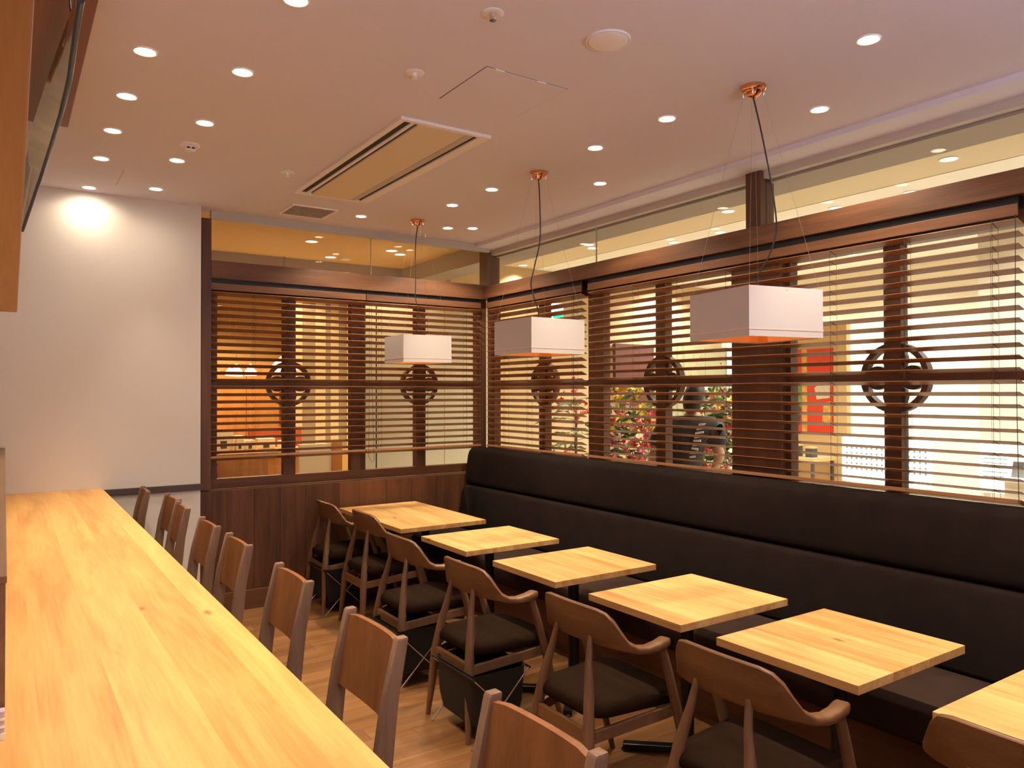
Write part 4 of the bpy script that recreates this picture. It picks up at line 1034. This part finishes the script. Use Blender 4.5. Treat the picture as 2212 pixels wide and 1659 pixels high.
# ---------------------------------------------------------------- person outside
def skin_body(name, joints, edges, mat, parent, levels=2):
    me = bpy.data.meshes.new(name)
    me.from_pydata([j[0] for j in joints], edges, [])
    o = bpy.data.objects.new(name, me); COL.objects.link(o)
    sk = o.modifiers.new('skin', 'SKIN'); sk.use_smooth_shade = True
    for v, j in zip(me.skin_vertices[0].data, joints):
        v.radius = (j[1], j[2] if len(j) > 2 else j[1])
    me.skin_vertices[0].data[0].use_root = True
    sb = o.modifiers.new('sub', 'SUBSURF'); sb.levels = levels; sb.render_levels = levels
    dg = bpy.context.evaluated_depsgraph_get()
    ev = bpy.data.meshes.new_from_object(o.evaluated_get(dg))
    o.modifiers.clear(); o.data = ev
    ev.name = name
    ev.materials.clear(); ev.materials.append(mat)
    ev.shade_smooth()
    if parent: o.parent = parent
    return o


M_SKIN = mat_plain('skin', (0.52, 0.28, 0.16, 1), 0.55)
M_SHIRT = mat_plain('black_shirt', (0.020, 0.021, 0.026, 1), 0.85)
M_TROUS = mat_plain('dark_trousers', (0.018, 0.018, 0.022, 1), 0.85)
M_HAIR = mat_plain('black_hair', (0.010, 0.008, 0.007, 1), 0.5)
M_PRINT = mat_plain('white_print', (0.75, 0.75, 0.72, 1), 0.7)
# local frame: faces +x, left is +y
pe = thing('person', 'person in a black short-sleeved shirt with white print, back turned, among the flowers outside', 'person', (4.62, 4.37, 0), R(38))
J = [((0, 0, 0.95), 0.105, 0.09), ((0.0, 0, 1.10), 0.11, 0.09), ((0.01, 0, 1.26), 0.12, 0.095), ((0.02, 0, 1.38), 0.10, 0.08), ((0.035, 0, 1.46), 0.055, 0.058), ((0.05, 0, 1.53), 0.052, 0.055),
     ((0.0, 0.09, 0.88), 0.095, 0.10), ((0.01, 0.10, 0.50), 0.062, 0.065), ((-0.01, 0.10, 0.10), 0.042, 0.045), ((0.10, 0.11, 0.045), 0.036, 0.03), ((0.0, -0.09, 0.88), 0.095, 0.10), ((0.01, -0.10, 0.50), 0.062, 0.065), ((-0.01, -0.10, 0.10), 0.042, 0.045), ((0.10, -0.11, 0.045), 0.036, 0.03),
     ((0.02, 0.175, 1.35), 0.046), ((0.0, 0.265, 1.12), 0.046), ((0.16, 0.20, 0.98), 0.034), ((0.22, 0.185, 0.95), 0.026),
     ((0.02, -0.175, 1.35), 0.046), ((-0.02, -0.28, 1.13), 0.046), ((0.14, -0.24, 1.00), 0.034), ((0.20, -0.225, 0.97), 0.026)]
E_ = [(0, 1), (1, 2), (2, 3), (3, 4), (4, 5), (0, 6), (6, 7), (7, 8), (8, 9), (0, 10), (10, 11), (11, 12), (12, 13), (3, 14), (14, 15), (15, 16), (16, 17), (3, 18), (18, 19), (19, 20), (20, 21)]
body = skin_body('body', J, E_, M_SKIN, pe)
# head with face
k = MB(); rings = []
for z, rx, ry, cx in ((1.475, .050, .050, .045), (1.50, .062, .058, .060), (1.53, .078, .068, .068), (1.57, .090, .074, .064), (1.61, .096, .077, .058), (1.65, .094, .075, .052), (1.685, .076, .062, .048), (1.705, .040, .034, .046)):
    rings.append([(cx + rx * math.cos(a), ry * math.sin(a), z) for a in [2 * math.pi * q / 20 for q in range(20)]])
put('head', k.loft(rings), M_SKIN, pe, local=True, smooth=80)
put('nose', MB().loft([[(.150, -.010, 1.588), (.150, .010, 1.588), (.146, 0, 1.605)], [(.176, -.013, 1.562), (.176, .013, 1.562), (.174, 0, 1.572)], [(.150, -.015, 1.552), (.150, .015, 1.552), (.150, 0, 1.556)]]), M_SKIN, pe, local=True, smooth=60)
for s in (-1, 1):
    put('eye', MB().lathe([(0.002, -.010), (0.009, -.006), (0.011, 0), (0.009, .006), (0.002, .010)], (0.143, 0.030 * s, 1.592), 10), M_WHITEF, pe, local=True, smooth=60)
    put('ear', MB().loft([[(.045 + .018 * math.cos(a), (.073 + d) * s, 1.585 + .028 * math.sin(a)) for a in [2 * math.pi * q / 10 for q in range(10)]] for d in (0, .014)]), M_SKIN, pe, local=True, smooth=60)
put('mouth', MB().box(.142, .150, -.022, .022, 1.527, 1.534), mat_plain('lips', (0.42, 0.14, 0.10, 1), 0.5), pe, local=True)
rings = []
for z, rx, ry, cx in ((1.50, .060, .062, -.005), (1.55, .078, .080, .010), (1.60, .092, .086, .025), (1.65, .100, .084, .040), (1.69, .088, .072, .046), (1.718, .050, .042, .046)):
    rings.append([(cx + rx * math.cos(a) * (0.55 if (math.cos(a) > 0 and z < 1.62) else 1.0), ry * math.sin(a), z) for a in [2 * math.pi * q / 20 for q in range(20)]])
put('hair', MB().loft(rings), M_HAIR, pe, local=True, smooth=80)
SJ = [((0, 0, 0.80), 0.20, 0.175), ((0, 0, 0.92), 0.20, 0.17), ((0.0, 0, 1.08), 0.20, 0.16), ((0.01, 0, 1.25), 0.205, 0.16), ((0.018, 0, 1.38), 0.165, 0.125), ((0.03, 0, 1.45), 0.075, 0.075),
      ((0.02, 0.200, 1.375), 0.090), ((0.005, 0.255, 1.19), 0.076), ((0.02, -0.200, 1.375), 0.090), ((-0.008, -0.265, 1.19), 0.076)]
skin_body('shirt', SJ, [(0, 1), (1, 2), (2, 3), (3, 4), (4, 5), (4, 6), (6, 7), (4, 8), (8, 9)], M_SHIRT, pe)
TJ = [((0, 0, 0.90), 0.125, 0.112), ((0.0, 0.09, 0.83), 0.100, 0.105), ((0.01, 0.10, 0.50), 0.080, 0.082), ((-0.005, 0.10, 0.09), 0.066, 0.07), ((0.0, -0.09, 0.83), 0.100, 0.105), ((0.01, -0.10, 0.50), 0.080, 0.082), ((-0.005, -0.10, 0.09), 0.066, 0.07)]
skin_body('trousers', TJ, [(0, 1), (1, 2), (2, 3), (0, 4), (4, 5), (5, 6)], M_TROUS, pe)
for s in (-1, 1):
    put('shoe', MB().loft([[(x, 0.105 * s + y * f, z) for x, y in [(0.05 + 0.125 * math.cos(a), 0.046 * math.sin(a)) for a in [2 * math.pi * q / 16 for q in range(16)]]] for z, f in ((0.0, .95), (0.03, 1.0), (0.075, 0.8))]), M_HAIR, pe, local=True, smooth=60)
    hx, hy, hz = (0.225, 0.183 * s, 0.948) if s > 0 else (0.205, -0.223, 0.968)
    put('palm', MB().loft([[(hx + u, hy + 0.014 * math.cos(a), hz - 0.3 * u + 0.036 * math.sin(a) * f) for a in [2 * math.pi * q / 10 for q in range(10)]] for u, f in ((-0.01, .7), (0.03, 1), (0.08, .95))]), M_SKIN, pe, local=True, smooth=60)
    for j, (dz, l) in enumerate(((0.028, .068), (0.009, .078), (-0.010, .073), (-0.028, .056))):
        b = Vector((hx + 0.078, hy, hz - 0.024 + dz))
        put('finger', MB().tube([b, b + Vector((l * .4, -0.004 * s, -0.012)), b + Vector((l * .75, -0.014 * s, -0.030)), b + Vector((l * .9, -0.024 * s, -0.045))], [.0085, .008, .0075, .006], 8), M_SKIN, pe, local=True, smooth=60)
    b = Vector((hx + 0.02, hy - 0.008 * s, hz + 0.026))
    put('thumb', MB().tube([b, b + Vector((0.028, -0.014 * s, 0.014)), b + Vector((0.055, -0.024 * s, 0.008))], [.010, .0095, .007], 8), M_SKIN, pe, local=True, smooth=60)
# jagged white print down the right of the back
rp = random.Random(9)
k = MB()
for j in range(9):
    z = 1.39 - j * 0.032
    yy = -0.105 + 0.004 * j
    k.obox((-0.150 if j > 1 else -0.118, yy, z), (0.022, 0, 0), (0, 0.020 + 0.012 * rp.random(), 0.006 * rp.uniform(-1, 1)), (0, 0.005 * rp.uniform(-1, 1), 0.008))
put('shirt_print', k, M_PRINT, pe, local=True, label='jagged white print on the shirt')

for c in pe.children:      # weight on the left leg: the trunk and head lean to the right
    for v in c.data.vertices: v.co.y -= 0.15 * max(0.0, v.co.z - 0.95)

# ---------------------------------------------------------------- next door restaurant behind the back windows
M_FROST = mat_plain('pale_frosted_panel', (0.66, 0.62, 0.47, 1), 0.35)
fp = thing('frosted_partition', 'pale greenish partition of tall panels behind the second back blind', 'partition', (3.75, 7.2, 0))
for a, b in ((3.035, 3.160), (3.176, 3.96), (3.966, 4.60)):
    put('panel', MB().box(a, b, 7.20, 7.24, 0.02, 2.75), M_FROST, fp)
put('joint', MB().box(3.160, 3.176, 7.205, 7.235, 0.02, 2.75), mat_plain('dark_green_joint', (0.05, 0.07, 0.05, 1), 0.6), fp)
put('top_rail', MB().box(3.02, 4.60, 7.19, 7.25, 2.75, 2.80), M_MOULD, fp)
put('edge_post', MB().box(2.985, 3.033, 7.19, 7.25, 0.0, 2.80), M_OCHRE, fp)
sc_ = thing('strip_screen', 'screen of upright grey and cream strips behind the first back blind', 'screen', (3.25, 9.0, 0))
M_STRIP = mat_plain('grey_strip', (0.34, 0.27, 0.17, 1), 0.7); M_STRIP2 = mat_plain('cream_strip', (0.72, 0.60, 0.36, 1), 0.7)
ed = [2.90, 3.00, 3.155, 3.29, 3.35, 3.46, 3.56, 3.66]
for i, (a, b) in enumerate(zip(ed, ed[1:])):
    put('strip', MB().box(a + .002, b - .002, 9.0, 9.04 + 0.02 * (i % 2), 0.95, 2.75), (M_STRIP2, M_STRIP)[i % 2], sc_)
put('screen_base', MB().box(2.90, 3.66, 8.98, 9.08, 0, 0.95), M_OCHRE, sc_)
put('top_rail', MB().box(2.90, 3.66, 8.98, 9.08, 2.75, 2.82), M_ORANGEWOOD, sc_)
nw = thing('wood_partition', 'orange-brown wooden partition at the far end of the next room', 'partition', (2.2, 10.6, 0))
ed = [1.4, 1.85, 2.30, 2.75, 3.2]
for i, (a, b) in enumerate(zip(ed, ed[1:])):
    put('panel', MB().box(a + .003, b - .003, 10.6, 10.65, 0.0, 2.3 if i < 2 else 2.05), M_ORANGEWOOD, nw)
M_GLOW = mat_plain('glowing_shade', (1, 0.95, 0.8, 1), 0.5, emit=(1.0, 0.86, 0.55, 1), estr=4.0)
def make_far_pendant():
    t = thing('far_pendant', '', 'lamp', (0, 0, 0), 0, 'glowing hanging lamps in the next room')
    put('shade', MB().lathe([(0.060, -0.055), (0.066, -0.040), (0.062, -0.01), (0.040, 0.022), (0.016, 0.050), (0.008, 0.075)], n=20), M_GLOW, t, local=True, smooth=60)
    return t
fpd = make_far_pendant()
for i, (x, y, z, s, lb) in enumerate(((2.115, 8.86, 1.89, 0.8, 'leftmost small glowing lamp behind the first blind'), (2.100, 8.5, 1.89, 1.05, 'second small glowing lamp from the left behind the first blind'),
                                      (2.250, 8.5, 1.895, 1.0, 'third glowing lamp from the left behind the first blind'), (2.470, 8.0, 1.96, 2.0, 'largest glowing lamp, beside the ring emblem of the first window'))):
    o = place(fpd, i == 0, lb, (x, y, z))
    o.scale = (s, s, s if i < 3 else 1.6)
    put('cord', MB().tube([(0, 0, 0.07), (0, 0, (3.10 - z) / (s if i < 3 else 1.6))], 0.003, 5), M_MOULD, o, local=True)
nt_ = thing('service_counter', 'brown service counter with white goods in the next room', 'counter', (2.15, 8.0, 0))
put('counter_body', MB().box(1.75, 2.75, 8.0, 8.4, 0, 1.02), M_ORANGEWOOD, nt_)
put('counter_top', MB().box(1.72, 2.78, 7.97, 8.43, 1.02, 1.055), M_OAK, nt_)
put('red_board', MB().box(2.20, 2.78, 8.36, 8.40, 1.055, 1.27), mat_plain('red_board', (0.42, 0.07, 0.02, 1), 0.6), nt_)
for i, (x, y, wx, h, lb) in enumerate(((1.88, 8.16, 0.09, 0.20, 'leftmost white box on the service counter next door'), (2.03, 8.12, 0.04, 0.15, 'small white jar box second from left on the service counter next door'),
                                       (2.14, 8.14, 0.05, 0.10, 'low white box with dark marks in the middle of the service counter next door'), (2.32, 8.18, 0.09, 0.11, 'white box fourth from left on the service counter next door'), (2.54, 8.16, 0.08, 0.08, 'lowest white box, rightmost on the service counter next door'))):
    o = thing('white_box', lb, 'box', (x, y, 1.0555), 0, 'white boxes on the service counter')
    put('box_body', MB().box(-wx, wx, -0.06, 0.06, 0, h), M_WHITEF, o, local=True, bevel=0.004)
    put('dark_tag', MB().box(-wx * 0.4, wx * 0.3, -0.062, -0.060, h * 0.1, h * 0.5), M_PDARK, o, local=True)
o = thing('low_seat', 'brown bench seat seen below the first blind', 'bench', (2.1, 7.3, 0))
put('seat_back', MB().box(1.62, 2.10, 7.30, 7.36, 0.40, 1.08), M_ORANGEWOOD, o)
put('seat_cushion', MB().box(1.62, 2.10, 6.86, 7.30, 0.32, 0.45), M_ORANGEWOOD, o, bevel=0.02)
put('seat_frame', MB().box(1.64, 2.08, 6.90, 7.34, 0, 0.32), M_RAIL, o)
o = thing('menu_block', 'white topped block with a red foot below the first blind', 'block', (1.50, 7.1, 0))
put('block_body', MB().box(1.44, 1.58, 7.05, 7.20, 0, 1.02), M_RAIL, o)
put('white_top', MB().box(1.43, 1.59, 7.04, 7.21, 1.09, 1.12).box(1.44, 1.58, 7.05, 7.20, 1.02, 1.09), M_WHITEF, o)
put('red_band', MB().box(1.438, 1.582, 7.043, 7.05, 0.94, 1.0), M_PINK, o)
o = thing('pale_screen', 'low pale screen with a dark post, below the right half of the first blind', 'screen', (2.85, 7.6, 0))
put('screen_board', MB().box(2.50, 2.84, 7.60, 7.64, 0.1, 1.12), M_WHITEF, o)
put('dark_post', MB().box(2.84, 2.95, 7.58, 7.66, 0, 1.15), M_ORANGEWOOD, o)
put('foot', MB().box(2.48, 2.96, 7.50, 7.74, 0, 0.04), M_RAIL, o)
